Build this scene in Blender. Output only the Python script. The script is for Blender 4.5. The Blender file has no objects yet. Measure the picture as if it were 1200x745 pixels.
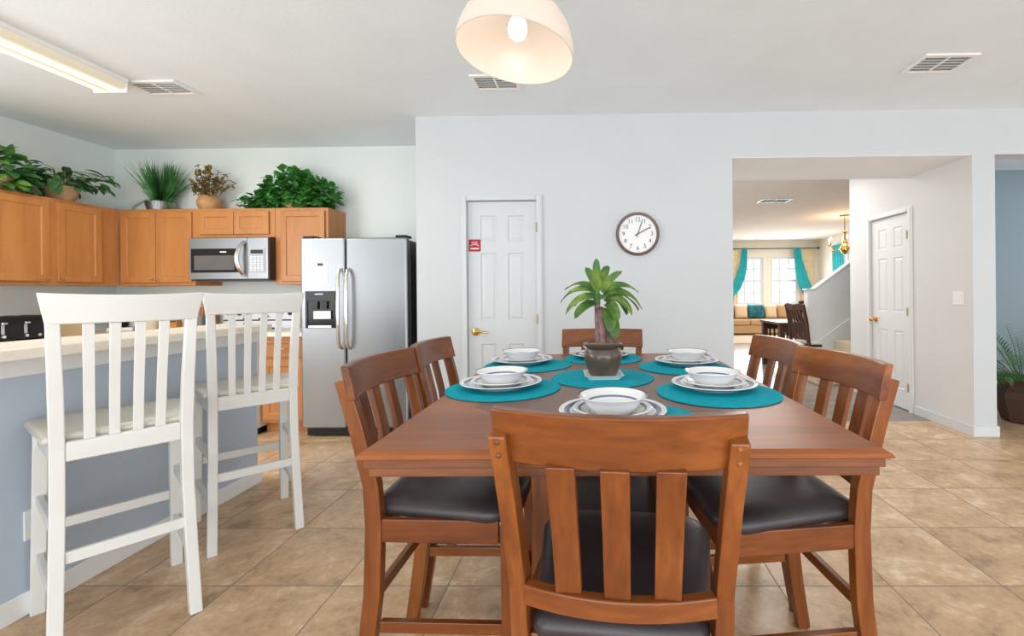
import bpy, bmesh, math, random
from mathutils import Vector, Matrix
random.seed(7)
R = math.radians
scene = bpy.context.scene
C = scene.collection
CEIL = 2.76

# ------------------------------------------------------------------ materials
def new_mat(name):
    m = bpy.data.materials.new(name); m.use_nodes = True
    nt = m.node_tree
    return m, nt, nt.nodes['Principled BSDF']

def N(nt, t, **kw):
    n = nt.nodes.new(t)
    for k, v in kw.items():
        if k in n.inputs: n.inputs[k].default_value = v
        else: setattr(n, k, v)
    return n

def ramp(nt, stops, fac):
    r = nt.nodes.new('ShaderNodeValToRGB')
    e = r.color_ramp.elements
    while len(e) < len(stops): e.new(0.5)
    for el, (p, c) in zip(e, stops):
        el.position = p; el.color = (*c, 1)
    nt.links.new(fac, r.inputs[0])
    return r

def math_node(nt, op, a, b=None):
    n = nt.nodes.new('ShaderNodeMath'); n.operation = op
    for i, v in enumerate((a, b)):
        if v is None: continue
        if isinstance(v, (int, float)): n.inputs[i].default_value = v
        else: nt.links.new(v, n.inputs[i])
    return n.outputs[0]

def plain(name, col, rough=0.5, metal=0.0, var=0.06, scale=6.0, bump=0.0, bscale=60, spec=0.5, coat=0.0, emit=None, estr=0):
    m, nt, p = new_mat(name)
    tc = N(nt, 'ShaderNodeTexCoord')
    no = N(nt, 'ShaderNodeTexNoise'); no.inputs['Scale'].default_value = scale; no.inputs['Detail'].default_value = 4
    nt.links.new(tc.outputs['Object'], no.inputs['Vector'])
    a = tuple(max(0, c * (1 - var)) for c in col); b = tuple(min(1, c * (1 + var)) for c in col)
    r = ramp(nt, [(0.3, a), (0.7, b)], no.outputs['Fac'])
    nt.links.new(r.outputs[0], p.inputs['Base Color'])
    p.inputs['Roughness'].default_value = rough; p.inputs['Metallic'].default_value = metal
    p.inputs['Specular IOR Level'].default_value = spec
    p.inputs['Coat Weight'].default_value = coat
    if emit:
        p.inputs['Emission Color'].default_value = (*emit, 1); p.inputs['Emission Strength'].default_value = estr
    if bump:
        bn = N(nt, 'ShaderNodeTexNoise'); bn.inputs['Scale'].default_value = bscale; bn.inputs['Detail'].default_value = 3
        nt.links.new(tc.outputs['Object'], bn.inputs['Vector'])
        bu = N(nt, 'ShaderNodeBump'); bu.inputs['Strength'].default_value = bump; bu.inputs['Distance'].default_value = 0.004
        nt.links.new(bn.outputs['Fac'], bu.inputs['Height']); nt.links.new(bu.outputs[0], p.inputs['Normal'])
    return m

def wood(name, dark, mid, light, axis='z', rough=0.35, grain=1.0, coat=0.2):
    m, nt, p = new_mat(name)
    tc = N(nt, 'ShaderNodeTexCoord'); oi = N(nt, 'ShaderNodeObjectInfo')
    mp = N(nt, 'ShaderNodeMapping')
    s = {'x': (0.12, 1, 1), 'y': (1, 0.12, 1), 'z': (1, 1, 0.12)}[axis]
    mp.inputs['Scale'].default_value = s
    sh = N(nt, 'ShaderNodeVectorMath'); sh.operation = 'ADD'
    sc = N(nt, 'ShaderNodeVectorMath'); sc.operation = 'SCALE'; sc.inputs[0].default_value = (3.1, 5.3, 2.7)
    nt.links.new(oi.outputs['Random'], sc.inputs['Scale'])
    nt.links.new(tc.outputs['Object'], sh.inputs[0]); nt.links.new(sc.outputs[0], sh.inputs[1])
    nt.links.new(sh.outputs[0], mp.inputs['Vector'])
    n1 = N(nt, 'ShaderNodeTexNoise'); n1.inputs['Scale'].default_value = 9 * grain; n1.inputs['Detail'].default_value = 6; n1.inputs['Distortion'].default_value = 0.8
    n2 = N(nt, 'ShaderNodeTexNoise'); n2.inputs['Scale'].default_value = 90 * grain; n2.inputs['Detail'].default_value = 3
    nt.links.new(mp.outputs[0], n1.inputs['Vector']); nt.links.new(mp.outputs[0], n2.inputs['Vector'])
    f = math_node(nt, 'ADD', math_node(nt, 'MULTIPLY', n1.outputs['Fac'], 0.72), math_node(nt, 'MULTIPLY', n2.outputs['Fac'], 0.28))
    r = ramp(nt, [(0.28, dark), (0.5, mid), (0.74, light)], f)
    nt.links.new(r.outputs[0], p.inputs['Base Color'])
    p.inputs['Roughness'].default_value = rough
    p.inputs['Coat Weight'].default_value = coat; p.inputs['Coat Roughness'].default_value = 0.25; p.inputs['Specular IOR Level'].default_value = 0.36
    return m

def radial(name, stops, rmax, rough=0.2):
    m, nt, p = new_mat(name)
    tc = N(nt, 'ShaderNodeTexCoord'); sp = N(nt, 'ShaderNodeSeparateXYZ'); cb = N(nt, 'ShaderNodeCombineXYZ')
    nt.links.new(tc.outputs['Object'], sp.inputs[0])
    nt.links.new(sp.outputs['X'], cb.inputs['X']); nt.links.new(sp.outputs['Y'], cb.inputs['Y'])
    ln = N(nt, 'ShaderNodeVectorMath'); ln.operation = 'LENGTH'; nt.links.new(cb.outputs[0], ln.inputs[0])
    f = math_node(nt, 'DIVIDE', ln.outputs['Value'], rmax)
    r = ramp(nt, stops, f); r.color_ramp.interpolation = 'CONSTANT'
    nt.links.new(r.outputs[0], p.inputs['Base Color']); p.inputs['Roughness'].default_value = rough
    p.inputs['Coat Weight'].default_value = 0.4
    return m

def tile_mat():
    m, nt, p = new_mat('ceramic floor tile')
    tc = N(nt, 'ShaderNodeTexCoord'); sp = N(nt, 'ShaderNodeSeparateXYZ')
    nt.links.new(tc.outputs['Object'], sp.inputs[0])
    def cell(out, off, pitch):
        q = math_node(nt, 'DIVIDE', math_node(nt, 'SUBTRACT', out, off), pitch)
        fr = math_node(nt, 'SUBTRACT', q, math_node(nt, 'FLOOR', q))
        d = math_node(nt, 'MINIMUM', fr, math_node(nt, 'SUBTRACT', 1.0, fr))
        return math_node(nt, 'FLOOR', q), math_node(nt, 'MULTIPLY', d, pitch)
    ix, dx = cell(sp.outputs['X'], -1.560 - 4.66, 0.466)
    iy, dy = cell(sp.outputs['Y'], 1.907 - 9.38, 0.469)
    d = math_node(nt, 'MINIMUM', dx, dy)
    grout = math_node(nt, 'LESS_THAN', d, 0.0028)
    cb = N(nt, 'ShaderNodeCombineXYZ'); nt.links.new(ix, cb.inputs[0]); nt.links.new(iy, cb.inputs[1])
    wn = N(nt, 'ShaderNodeTexWhiteNoise'); wn.noise_dimensions = '2D'; nt.links.new(cb.outputs[0], wn.inputs['Vector'])
    sc = N(nt, 'ShaderNodeVectorMath'); sc.operation = 'SCALE'; sc.inputs['Scale'].default_value = 7.0
    nt.links.new(wn.outputs['Color'], sc.inputs[0])
    ad = N(nt, 'ShaderNodeVectorMath'); ad.operation = 'ADD'
    nt.links.new(tc.outputs['Object'], ad.inputs[0]); nt.links.new(sc.outputs[0], ad.inputs[1])
    n1 = N(nt, 'ShaderNodeTexNoise'); n1.inputs['Scale'].default_value = 5.5; n1.inputs['Detail'].default_value = 8; n1.inputs['Roughness'].default_value = 0.68; n1.inputs['Distortion'].default_value = 0.6
    n2 = N(nt, 'ShaderNodeTexNoise'); n2.inputs['Scale'].default_value = 26; n2.inputs['Detail'].default_value = 6; n2.inputs['Roughness'].default_value = 0.7
    nt.links.new(ad.outputs[0], n1.inputs['Vector']); nt.links.new(ad.outputs[0], n2.inputs['Vector'])
    f = math_node(nt, 'ADD', math_node(nt, 'MULTIPLY', n1.outputs['Fac'], 0.65), math_node(nt, 'MULTIPLY', n2.outputs['Fac'], 0.35))
    f = math_node(nt, 'ADD', f, math_node(nt, 'MULTIPLY', math_node(nt, 'SUBTRACT', wn.outputs['Value'], 0.5), 0.05))
    r = ramp(nt, [(0.36, (0.34, 0.225, 0.128)), (0.455, (0.53, 0.345, 0.195)), (0.54, (0.635, 0.425, 0.25)), (0.65, (0.80, 0.64, 0.46))], f)
    mx = N(nt, 'ShaderNodeMix'); mx.data_type = 'RGBA'
    nt.links.new(grout, mx.inputs['Factor']); nt.links.new(r.outputs[0], mx.inputs['A']); mx.inputs['B'].default_value = (0.24, 0.20, 0.155, 1)
    nt.links.new(mx.outputs['Result'], p.inputs['Base Color'])
    rg = math_node(nt, 'ADD', math_node(nt, 'MULTIPLY', grout, 0.4), math_node(nt, 'ADD', 0.24, math_node(nt, 'MULTIPLY', n2.outputs['Fac'], 0.2)))
    nt.links.new(rg, p.inputs['Roughness'])
    h = math_node(nt, 'ADD', math_node(nt, 'MULTIPLY', math_node(nt, 'SMOOTH_MIN', d, 0.006), 120), math_node(nt, 'MULTIPLY', n2.outputs['Fac'], 0.12))
    bu = N(nt, 'ShaderNodeBump'); bu.inputs['Strength'].default_value = 0.25; bu.inputs['Distance'].default_value = 0.003
    nt.links.new(h, bu.inputs['Height']); nt.links.new(bu.outputs[0], p.inputs['Normal'])
    return m

def wicker(name, a, b, sx=70, sz=55):
    m, nt, p = new_mat(name)
    tc = N(nt, 'ShaderNodeTexCoord')
    sp = N(nt, 'ShaderNodeSeparateXYZ'); nt.links.new(tc.outputs['Object'], sp.inputs[0])
    ang = math_node(nt, 'ARCTAN2', sp.outputs['Y'], sp.outputs['X'])
    v1 = math_node(nt, 'SINE', math_node(nt, 'MULTIPLY', ang, sx))
    v2 = math_node(nt, 'SINE', math_node(nt, 'MULTIPLY', sp.outputs['Z'], sz * 6.28))
    f = math_node(nt, 'ADD', math_node(nt, 'MULTIPLY', math_node(nt, 'MULTIPLY', v1, v2), 0.4), 0.5)
    r = ramp(nt, [(0.15, a), (0.85, b)], f); nt.links.new(r.outputs[0], p.inputs['Base Color'])
    p.inputs['Roughness'].default_value = 0.6
    bu = N(nt, 'ShaderNodeBump'); bu.inputs['Strength'].default_value = 0.6; bu.inputs['Distance'].default_value = 0.004
    nt.links.new(f, bu.inputs['Height']); nt.links.new(bu.outputs[0], p.inputs['Normal'])
    return m

def leaf_mat(name, a, b, c, scale=9):
    m, nt, p = new_mat(name)
    tc = N(nt, 'ShaderNodeTexCoord'); no = N(nt, 'ShaderNodeTexNoise'); no.inputs['Scale'].default_value = scale; no.inputs['Detail'].default_value = 3
    nt.links.new(tc.outputs['Object'], no.inputs['Vector'])
    r = ramp(nt, [(0.32, a), (0.5, b), (0.68, c)], no.outputs['Fac'])
    nt.links.new(r.outputs[0], p.inputs['Base Color']); p.inputs['Roughness'].default_value = 0.42
    tr = N(nt, 'ShaderNodeBsdfTranslucent'); nt.links.new(r.outputs[0], tr.inputs[0])
    mx = N(nt, 'ShaderNodeMixShader'); mx.inputs[0].default_value = 0.2
    nt.links.new(p.outputs[0], mx.inputs[1]); nt.links.new(tr.outputs[0], mx.inputs[2])
    nt.links.new(mx.outputs[0], nt.nodes['Material Output'].inputs[0])
    return m

def glow(name, col, strength, base=(0.9, 0.88, 0.84)):
    return plain(name, base, rough=0.4, var=0.01, emit=col, estr=strength)

def shade_glass():
    m, nt, p = new_mat('frosted shade glass')
    tc = N(nt, 'ShaderNodeTexCoord'); no = N(nt, 'ShaderNodeTexNoise'); no.inputs['Scale'].default_value = 3
    nt.links.new(tc.outputs['Object'], no.inputs['Vector'])
    r = ramp(nt, [(0.3, (0.56, 0.51, 0.47)), (0.7, (0.60, 0.55, 0.51))], no.outputs['Fac'])
    nt.links.new(r.outputs[0], p.inputs['Base Color']); p.inputs['Roughness'].default_value = 0.3
    tr = N(nt, 'ShaderNodeBsdfTranslucent'); tr.inputs[0].default_value = (1, 0.93, 0.86, 1)
    mx = N(nt, 'ShaderNodeMixShader'); mx.inputs[0].default_value = 0.32
    nt.links.new(p.outputs[0], mx.inputs[1]); nt.links.new(tr.outputs[0], mx.inputs[2])
    em = N(nt, 'ShaderNodeEmission'); em.inputs[0].default_value = (1, 0.84, 0.72, 1); em.inputs[1].default_value = 0.13
    ad = N(nt, 'ShaderNodeAddShader'); nt.links.new(mx.outputs[0], ad.inputs[0]); nt.links.new(em.outputs[0], ad.inputs[1])
    nt.links.new(ad.outputs[0], nt.nodes['Material Output'].inputs[0])
    return m

def thin_glass(name, tint=(1.0, 1.0, 1.0)):
    m, nt, p = new_mat(name)
    t = N(nt, 'ShaderNodeBsdfTransparent'); t.inputs[0].default_value = (*tint, 1)
    g = N(nt, 'ShaderNodeBsdfGlossy'); g.inputs['Roughness'].default_value = 0.05
    no = N(nt, 'ShaderNodeTexNoise'); no.inputs['Scale'].default_value = 2
    fr = math_node(nt, 'ADD', math_node(nt, 'MULTIPLY', no.outputs['Fac'], 0.02), 0.03)
    mx = N(nt, 'ShaderNodeMixShader'); nt.links.new(fr, mx.inputs[0])
    nt.links.new(t.outputs[0], mx.inputs[1]); nt.links.new(g.outputs[0], mx.inputs[2])
    nt.links.new(mx.outputs[0], nt.nodes['Material Output'].inputs[0])
    return m

def laminate():
    m, nt, p = new_mat('hall laminate')
    tc = N(nt, 'ShaderNodeTexCoord'); b = N(nt, 'ShaderNodeTexBrick')
    b.inputs['Scale'].default_value = 1.0; b.inputs['Brick Width'].default_value = 1.2; b.inputs['Row Height'].default_value = 0.13
    b.inputs['Mortar Size'].default_value = 0.003
    b.inputs['Color1'].default_value = (0.20, 0.17, 0.145, 1); b.inputs['Color2'].default_value = (0.25, 0.215, 0.185, 1); b.inputs['Mortar'].default_value = (0.08, 0.07, 0.06, 1)
    nt.links.new(tc.outputs['Object'], b.inputs['Vector'])
    nt.links.new(b.outputs['Color'], p.inputs['Base Color']); p.inputs['Roughness'].default_value = 0.22
    return m

M = {}
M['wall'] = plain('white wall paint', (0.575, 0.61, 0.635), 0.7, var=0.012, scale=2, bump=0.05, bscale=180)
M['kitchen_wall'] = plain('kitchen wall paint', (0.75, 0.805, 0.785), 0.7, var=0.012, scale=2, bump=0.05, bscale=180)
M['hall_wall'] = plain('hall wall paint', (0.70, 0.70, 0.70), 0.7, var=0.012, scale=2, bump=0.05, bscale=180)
M['cream_wall'] = plain('living room wall paint', (0.80, 0.77, 0.69), 0.7, var=0.012, scale=2)
M['blue_wall'] = plain('blue grey wall paint', (0.33, 0.42, 0.475), 0.7, var=0.015, scale=2)
M['bar_blue'] = plain('slate blue wall paint', (0.48, 0.56, 0.66), 0.5, var=0.02, scale=2, bump=0.05, bscale=150)
M['ceiling'] = plain('ceiling paint', (0.80, 0.875, 0.94), 0.8, var=0.02, scale=3, bump=0.25, bscale=45)
M['hall_ceiling'] = plain('living room ceiling paint', (0.74, 0.685, 0.635), 0.8, var=0.02, scale=3, bump=0.2, bscale=45)
M['soffit'] = plain('brightened soffit paint', (0.84, 0.855, 0.865), 0.8, var=0.02, scale=3)  # colour lightened in place of missing light on the soffit underside
M['bar_trim'] = plain('trim paint lightened against shade', (0.84, 0.85, 0.86), 0.35, var=0.01)  # lighter copy of the trim colour to offset shade at the bar
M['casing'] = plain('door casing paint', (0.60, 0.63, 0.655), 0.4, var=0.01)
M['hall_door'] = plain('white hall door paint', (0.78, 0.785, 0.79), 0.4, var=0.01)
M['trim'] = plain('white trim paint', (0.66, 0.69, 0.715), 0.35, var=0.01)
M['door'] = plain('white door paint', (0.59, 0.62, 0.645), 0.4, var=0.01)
M['tile'] = tile_mat()
M['laminate'] = laminate()
M['carpet'] = plain('beige carpet', (0.55, 0.46, 0.35), 0.95, var=0.1, scale=60, bump=0.5, bscale=400)
M['cab'] = wood('maple cabinet wood', (0.40, 0.155, 0.042), (0.48, 0.20, 0.060), (0.55, 0.245, 0.082), 'z', 0.38, 0.8)
M['cab_x'] = wood('maple cabinet wood rail', (0.34, 0.130, 0.036), (0.41, 0.168, 0.052), (0.47, 0.205, 0.070), 'x', 0.38, 0.8)
D, Mi, L = (0.085, 0.020, 0.005), (0.195, 0.054, 0.011), (0.34, 0.112, 0.024)
M['wood_z'] = wood('stained chair wood upright', D, Mi, L, 'z', 0.30, 0.9, 0.15)
M['wood_x'] = wood('stained chair wood across', D, Mi, L, 'x', 0.30, 0.9, 0.15)
M['wood_y'] = wood('stained chair wood lengthwise', D, Mi, L, 'y', 0.30, 0.9, 0.15)
M['table'] = wood('stained table wood', (0.15, 0.040, 0.011), (0.27, 0.080, 0.021), (0.38, 0.13, 0.038), 'x', 0.34, 0.6, 0.0)
M['table_leaf'] = wood('stained table wood leaf', (0.07, 0.021, 0.009), (0.125, 0.040, 0.016), (0.18, 0.062, 0.025), 'y', 0.30, 0.6, 0.1)
M['table_edge'] = wood('stained table edge wood', (0.07, 0.022, 0.008), (0.15, 0.048, 0.016), (0.27, 0.095, 0.03), 'x', 0.32, 0.8, 0.1)
M['dark_wood'] = wood('dark walnut wood', (0.03, 0.011, 0.006), (0.06, 0.022, 0.011), (0.10, 0.04, 0.02), 'z', 0.35)
M['leather'] = plain('dark brown leather', (0.034, 0.026, 0.030), 0.37, var=0.25, scale=8, bump=0.12, bscale=260)
M['stool'] = plain('white stool paint', (0.75, 0.76, 0.74), 0.4, var=0.02, scale=5)
M['stool_seat'] = plain('cream stool paint', (0.64, 0.61, 0.53), 0.38, var=0.06, scale=4)
M['teal'] = plain('teal woven mat', (0.004, 0.36, 0.46), 0.85, var=0.10, scale=40, bump=0.4, bscale=500, spec=0.15)
M['counter'] = plain('cream laminate worktop', (0.80, 0.735, 0.635), 0.35, var=0.05, scale=60)
M['steel'] = plain('brushed steel', (0.30, 0.313, 0.33), 0.36, metal=0.95, var=0.03, scale=3)
M['steel_dark'] = plain('dark grey appliance side', (0.03, 0.03, 0.032), 0.4)
M['black'] = plain('black plastic', (0.012, 0.012, 0.014), 0.3, spec=0.3)
M['blackglass'] = plain('black glass', (0.014, 0.014, 0.016), 0.12, spec=0.2)
M['greyglass'] = plain('grey window mesh', (0.11, 0.10, 0.10), 0.15)
M['chrome'] = plain('chrome', (0.8, 0.78, 0.74), 0.15, metal=1.0, var=0.02)
M['brass'] = plain('brass', (0.72, 0.47, 0.16), 0.2, metal=1.0, var=0.05)
M['hinge'] = plain('aged brass', (0.40, 0.33, 0.20), 0.4, metal=0.8)
M['white'] = plain('white plastic', (0.85, 0.85, 0.84), 0.35, var=0.01)
M['vent_dark'] = plain('vent shadow grey', (0.36, 0.39, 0.41), 0.8)
M['paper'] = plain('white paper', (0.85, 0.87, 0.9), 0.7, var=0.01)
M['red'] = plain('red sticker', (0.36, 0.008, 0.018), 0.6, var=0.05)
M['ink'] = plain('dark ink', (0.06, 0.06, 0.075), 0.7)
M['pale_ink'] = plain('pale print', (0.85, 0.62, 0.60), 0.7)
M['grey_print'] = plain('grey print', (0.42, 0.45, 0.5), 0.7)
M['clock_rim'] = plain('brown clock rim', (0.13, 0.075, 0.062), 0.35, var=0.1)
M['clock_face'] = plain('white clock dial', (0.83, 0.84, 0.86), 0.5, var=0.01)
M['clay'] = plain('bronze glazed pot', (0.085, 0.058, 0.040), 0.3, var=0.3, scale=12, coat=0.3)
M['soil'] = plain('potting bark', (0.32, 0.22, 0.14), 0.95, var=0.4, scale=70, bump=1.0, bscale=120)
M['bark'] = plain('cane bark', (0.20, 0.12, 0.11), 0.8, var=0.6, scale=28, bump=0.8, bscale=60)
M['drac'] = leaf_mat('dracaena leaf', (0.03, 0.085, 0.022), (0.085, 0.19, 0.04), (0.30, 0.42, 0.07), 10)
M['ivy'] = leaf_mat('ivy leaf', (0.022, 0.12, 0.02), (0.055, 0.24, 0.04), (0.11, 0.38, 0.07), 11)
M['pothos'] = leaf_mat('pothos leaf', (0.02, 0.085, 0.022), (0.055, 0.20, 0.04), (0.19, 0.38, 0.07), 8)
M['vine'] = leaf_mat('nephthytis leaf', (0.02, 0.085, 0.03), (0.05, 0.18, 0.05), (0.16, 0.30, 0.11), 12)
M['grass'] = leaf_mat('grass blade', (0.03, 0.12, 0.035), (0.07, 0.24, 0.065), (0.16, 0.38, 0.12), 10)
M['brown_leaf'] = leaf_mat('olive brown leaf', (0.16, 0.09, 0.03), (0.30, 0.20, 0.065), (0.36, 0.34, 0.11), 14)
M['palm'] = leaf_mat('palm leaf', (0.035, 0.13, 0.035), (0.08, 0.25, 0.07), (0.18, 0.40, 0.12), 9)
M['stem'] = plain('green stem', (0.10, 0.16, 0.05), 0.6, var=0.2)
M['twig'] = plain('brown twig', (0.16, 0.09, 0.045), 0.7, var=0.2)
M['basket_tan'] = wicker('tan basket weave', (0.42, 0.25, 0.12), (0.60, 0.41, 0.24), 40, 40)
M['vase_tan'] = plain('tan stoneware', (0.48, 0.26, 0.10), 0.5, var=0.15, scale=20)
M['basket_dark'] = wicker('dark wicker weave', (0.022, 0.010, 0.007), (0.12, 0.055, 0.034), 48, 32)
M['shade'] = shade_glass()
M['bulb'] = glow('lit bulb', (1, 0.90, 0.76), 5)
M['candle_bulb'] = glow('lit candle bulb', (1, 0.75, 0.45), 14)
M['tube'] = glow('lit diffuser', (1, 0.88, 0.66), 0.3)
def tube_stripes(m):
    nt = m.node_tree; p = nt.nodes['Principled BSDF']; tc = N(nt, 'ShaderNodeTexCoord'); sp = N(nt, 'ShaderNodeSeparateXYZ'); nt.links.new(tc.outputs['Object'], sp.inputs[0])
    a = math_node(nt, 'ABSOLUTE', math_node(nt, 'SUBTRACT', math_node(nt, 'ABSOLUTE', sp.outputs['X']), 0.052))
    r = ramp(nt, [(0.0, (1.3, 1.3, 1.3)), (0.022, (0.9, 0.9, 0.9)), (0.05, (0.14, 0.14, 0.14))], a)
    nt.links.new(r.outputs[0], p.inputs['Emission Strength'])
    for e in p.inputs['Base Color'].links: nt.links.remove(e)
    p.inputs['Base Color'].default_value = (0.74, 0.70, 0.58, 1)
tube_stripes(M['tube'])
M['sofa'] = plain('tan sofa fabric', (0.46, 0.29, 0.145), 0.85, var=0.08, scale=30, bump=0.3, bscale=300)
M['beige'] = plain('beige cushion fabric', (0.66, 0.50, 0.33), 0.9, var=0.05, scale=30)
M['tealdam'] = plain('teal damask fabric', (0.008, 0.12, 0.15), 0.8, var=0.75, scale=10)
M['curtain_teal'] = plain('teal sheer curtain', (0.02, 0.42, 0.48), 0.7, var=0.15, scale=6)
M['curtain_cream'] = plain('cream curtain', (0.80, 0.68, 0.46), 0.8, var=0.05, scale=6)
M['cushion_white'] = plain('cream seat fabric', (0.78, 0.74, 0.66), 0.8)
M['plum'] = plain('plum cloth', (0.06, 0.025, 0.05), 0.8)
M['glass'] = thin_glass('window glass')
M['amber'] = plain('amber package print', (0.55, 0.24, 0.06), 0.5, var=0.25, scale=30)
M['card'] = plain('brown cardboard', (0.55, 0.38, 0.22), 0.8, var=0.05)
M['cream_jar'] = plain('cream ceramic', (0.70, 0.62, 0.45), 0.35, var=0.08)
M['crock'] = plain('grey metal crock', (0.18, 0.17, 0.155), 0.35, metal=0.6)
M['spoon'] = wood('wooden spoon', (0.32, 0.14, 0.05), (0.45, 0.21, 0.08), (0.55, 0.29, 0.13), 'z')
M['range'] = plain('white enamel', (0.78, 0.81, 0.84), 0.25, var=0.01)
M['brown_fig'] = plain('brown glazed figure', (0.10, 0.06, 0.045), 0.4, var=0.5, scale=40)
BLUE, W1, W2 = (0.045, 0.075, 0.17), (0.84, 0.85, 0.86), (0.76, 0.74, 0.71)
M['plate'] = radial('banded dinner plate glaze', [(0, W1), (0.60, (0.62, 0.62, 0.63)), (0.64, W1), (0.80, (0.10, 0.13, 0.22)), (0.90, W1)], 0.140)
M['salad'] = radial('banded side plate glaze', [(0, W1), (0.56, (0.45, 0.47, 0.52)), (0.60, W2), (0.80, (0.16, 0.19, 0.27)), (0.87, W1)], 0.103)
M['glaze'] = plain('plain white glaze', (0.84, 0.85, 0.86), 0.2, var=0.01, coat=0.4)
M['bowl'] = radial('banded bowl glaze', [(0, W1), (0.70, (0.16, 0.20, 0.30)), (0.745, W1), (0.945, BLUE), (0.99, W1)], 0.0905)

# ------------------------------------------------------------------ mesh helpers
class MB:
    def __init__(s): s.bm = bmesh.new()
    def clamp(s, x0=-9, x1=9, y0=-9, y1=9, z0=-9):
        for v in s.bm.verts: v.co = (min(max(v.co.x, x0), x1), min(max(v.co.y, y0), y1), max(v.co.z, z0))
        return s
    def box(s, x0, x1, y0, y1, z0, z1, mat=None):
        v = [Vector((x, y, z)) for z in (z0, z1) for y in (y0, y1) for x in (x0, x1)]
        if mat is not None: v = [mat @ p for p in v]
        b = [s.bm.verts.new(p) for p in v]
        for f in ((0, 2, 3, 1), (4, 5, 7, 6), (0, 1, 5, 4), (2, 6, 7, 3), (0, 4, 6, 2), (1, 3, 7, 5)):
            s.bm.faces.new([b[i] for i in f])
        return s
    def sweep(s, pts, ha, hb, adir):
        pts = [Vector(p) for p in pts]; n = len(pts)
        ha = ha if isinstance(ha, (list, tuple)) else [ha] * n
        hb = hb if isinstance(hb, (list, tuple)) else [hb] * n
        A = Vector(adir).normalized(); rings = []
        for i, p in enumerate(pts):
            t = (pts[min(i + 1, n - 1)] - pts[max(i - 1, 0)]).normalized()
            b = t.cross(A).normalized()
            rings.append([s.bm.verts.new(p + A * ha[i] * sa + b * hb[i] * sb) for sa, sb in ((-1, -1), (1, -1), (1, 1), (-1, 1))])
        for r0, r1 in zip(rings, rings[1:]):
            for k in range(4): s.bm.faces.new((r0[k], r0[(k + 1) % 4], r1[(k + 1) % 4], r1[k]))
        s.bm.faces.new(rings[0]); s.bm.faces.new(rings[-1][::-1])
        return s
    def tube(s, pts, r, seg=10):
        pts = [Vector(p) for p in pts]; n = len(pts)
        r = r if isinstance(r, (list, tuple)) else [r] * n
        rings = []; ref = None
        for i, p in enumerate(pts):
            t = (pts[min(i + 1, n - 1)] - pts[max(i - 1, 0)]).normalized()
            if ref is None: ref = Vector((0, 0, 1)) if abs(t.z) < 0.9 else Vector((1, 0, 0))
            a = (ref - t * ref.dot(t)).normalized(); b = t.cross(a); ref = a
            rings.append([s.bm.verts.new(p + (a * math.cos(2 * math.pi * k / seg) + b * math.sin(2 * math.pi * k / seg)) * r[i]) for k in range(seg)])
        for r0, r1 in zip(rings, rings[1:]):
            for k in range(seg): s.bm.faces.new((r0[k], r0[(k + 1) % seg], r1[(k + 1) % seg], r1[k]))
        s.bm.faces.new(rings[0][::-1]); s.bm.faces.new(rings[-1])
        return s
    def lathe(s, prof, seg=40, c=(0, 0, 0), mat=None):
        rings = []
        for r, z in prof:
            if r < 1e-5:
                p = Vector((c[0], c[1], c[2] + z)); rings.append([s.bm.verts.new(mat @ p if mat else p)])
            else:
                ring = []
                for k in range(seg):
                    p = Vector((c[0] + r * math.cos(2 * math.pi * k / seg), c[1] + r * math.sin(2 * math.pi * k / seg), c[2] + z))
                    ring.append(s.bm.verts.new(mat @ p if mat else p))
                rings.append(ring)
        for a, b in zip(rings, rings[1:]):
            if len(a) == 1 and len(b) == 1: continue
            for k in range(seg):
                k2 = (k + 1) % seg
                if len(a) == 1: s.bm.faces.new((a[0], b[k2], b[k]))
                elif len(b) == 1: s.bm.faces.new((a[k], a[k2], b[0]))
                else: s.bm.faces.new((a[k], a[k2], b[k2], b[k]))
        return s
    def prism(s, poly, z0, z1):
        a = [s.bm.verts.new((x, y, z0)) for x, y in poly]; b = [s.bm.verts.new((x, y, z1)) for x, y in poly]
        n = len(poly)
        s.bm.faces.new(a[::-1]); s.bm.faces.new(b)
        for k in range(n): s.bm.faces.new((a[k], a[(k + 1) % n], b[(k + 1) % n], b[k]))
        return s
    def loft(s, rings):
        vs = [[s.bm.verts.new(p) for p in r] for r in rings]; n = len(vs[0])
        for a, b in zip(vs, vs[1:]):
            for k in range(n): s.bm.faces.new((a[k], a[(k + 1) % n], b[(k + 1) % n], b[k]))
        s.bm.faces.new(vs[0][::-1]); s.bm.faces.new(vs[-1])
        return s
    def sphere(s, c, r, seg=16, sc=(1, 1, 1)):
        m = Matrix.Translation(c) @ Matrix.Diagonal((r * sc[0], r * sc[1], r * sc[2], 1))
        bmesh.ops.create_uvsphere(s.bm, u_segments=seg, v_segments=max(6, seg // 2), radius=1, matrix=m)
        return s
    def panel(s, w, h, t, panels, groove=0.007, bev=0.012, raise_=0.004, x0=0, z0=0, yf=0):
        xs = sorted({0, w} | {p for q in panels for p in q[:2]}); zs = sorted({0, h} | {p for q in panels for p in q[2:]})
        g = [[s.bm.verts.new((x0 + x, yf, z0 + z)) for x in xs] for z in zs]; pf = {}; allf = []
        for i in range(len(zs) - 1):
            for j in range(len(xs) - 1):
                f = s.bm.faces.new((g[i][j], g[i][j + 1], g[i + 1][j + 1], g[i + 1][j])); allf.append(f)
                for k, q in enumerate(panels):
                    if q[0] - 1e-6 <= xs[j] and xs[j + 1] <= q[1] + 1e-6 and q[2] - 1e-6 <= zs[i] and zs[i + 1] <= q[3] + 1e-6: pf.setdefault(k, []).append(f)
        edges = [e for e in {e for f in allf for e in f.edges} if e.is_boundary]
        ex = bmesh.ops.extrude_edge_only(s.bm, edges=edges)
        vv = [v for v in ex['geom'] if isinstance(v, bmesh.types.BMVert)]
        bmesh.ops.translate(s.bm, verts=vv, vec=(0, t, 0))
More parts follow.
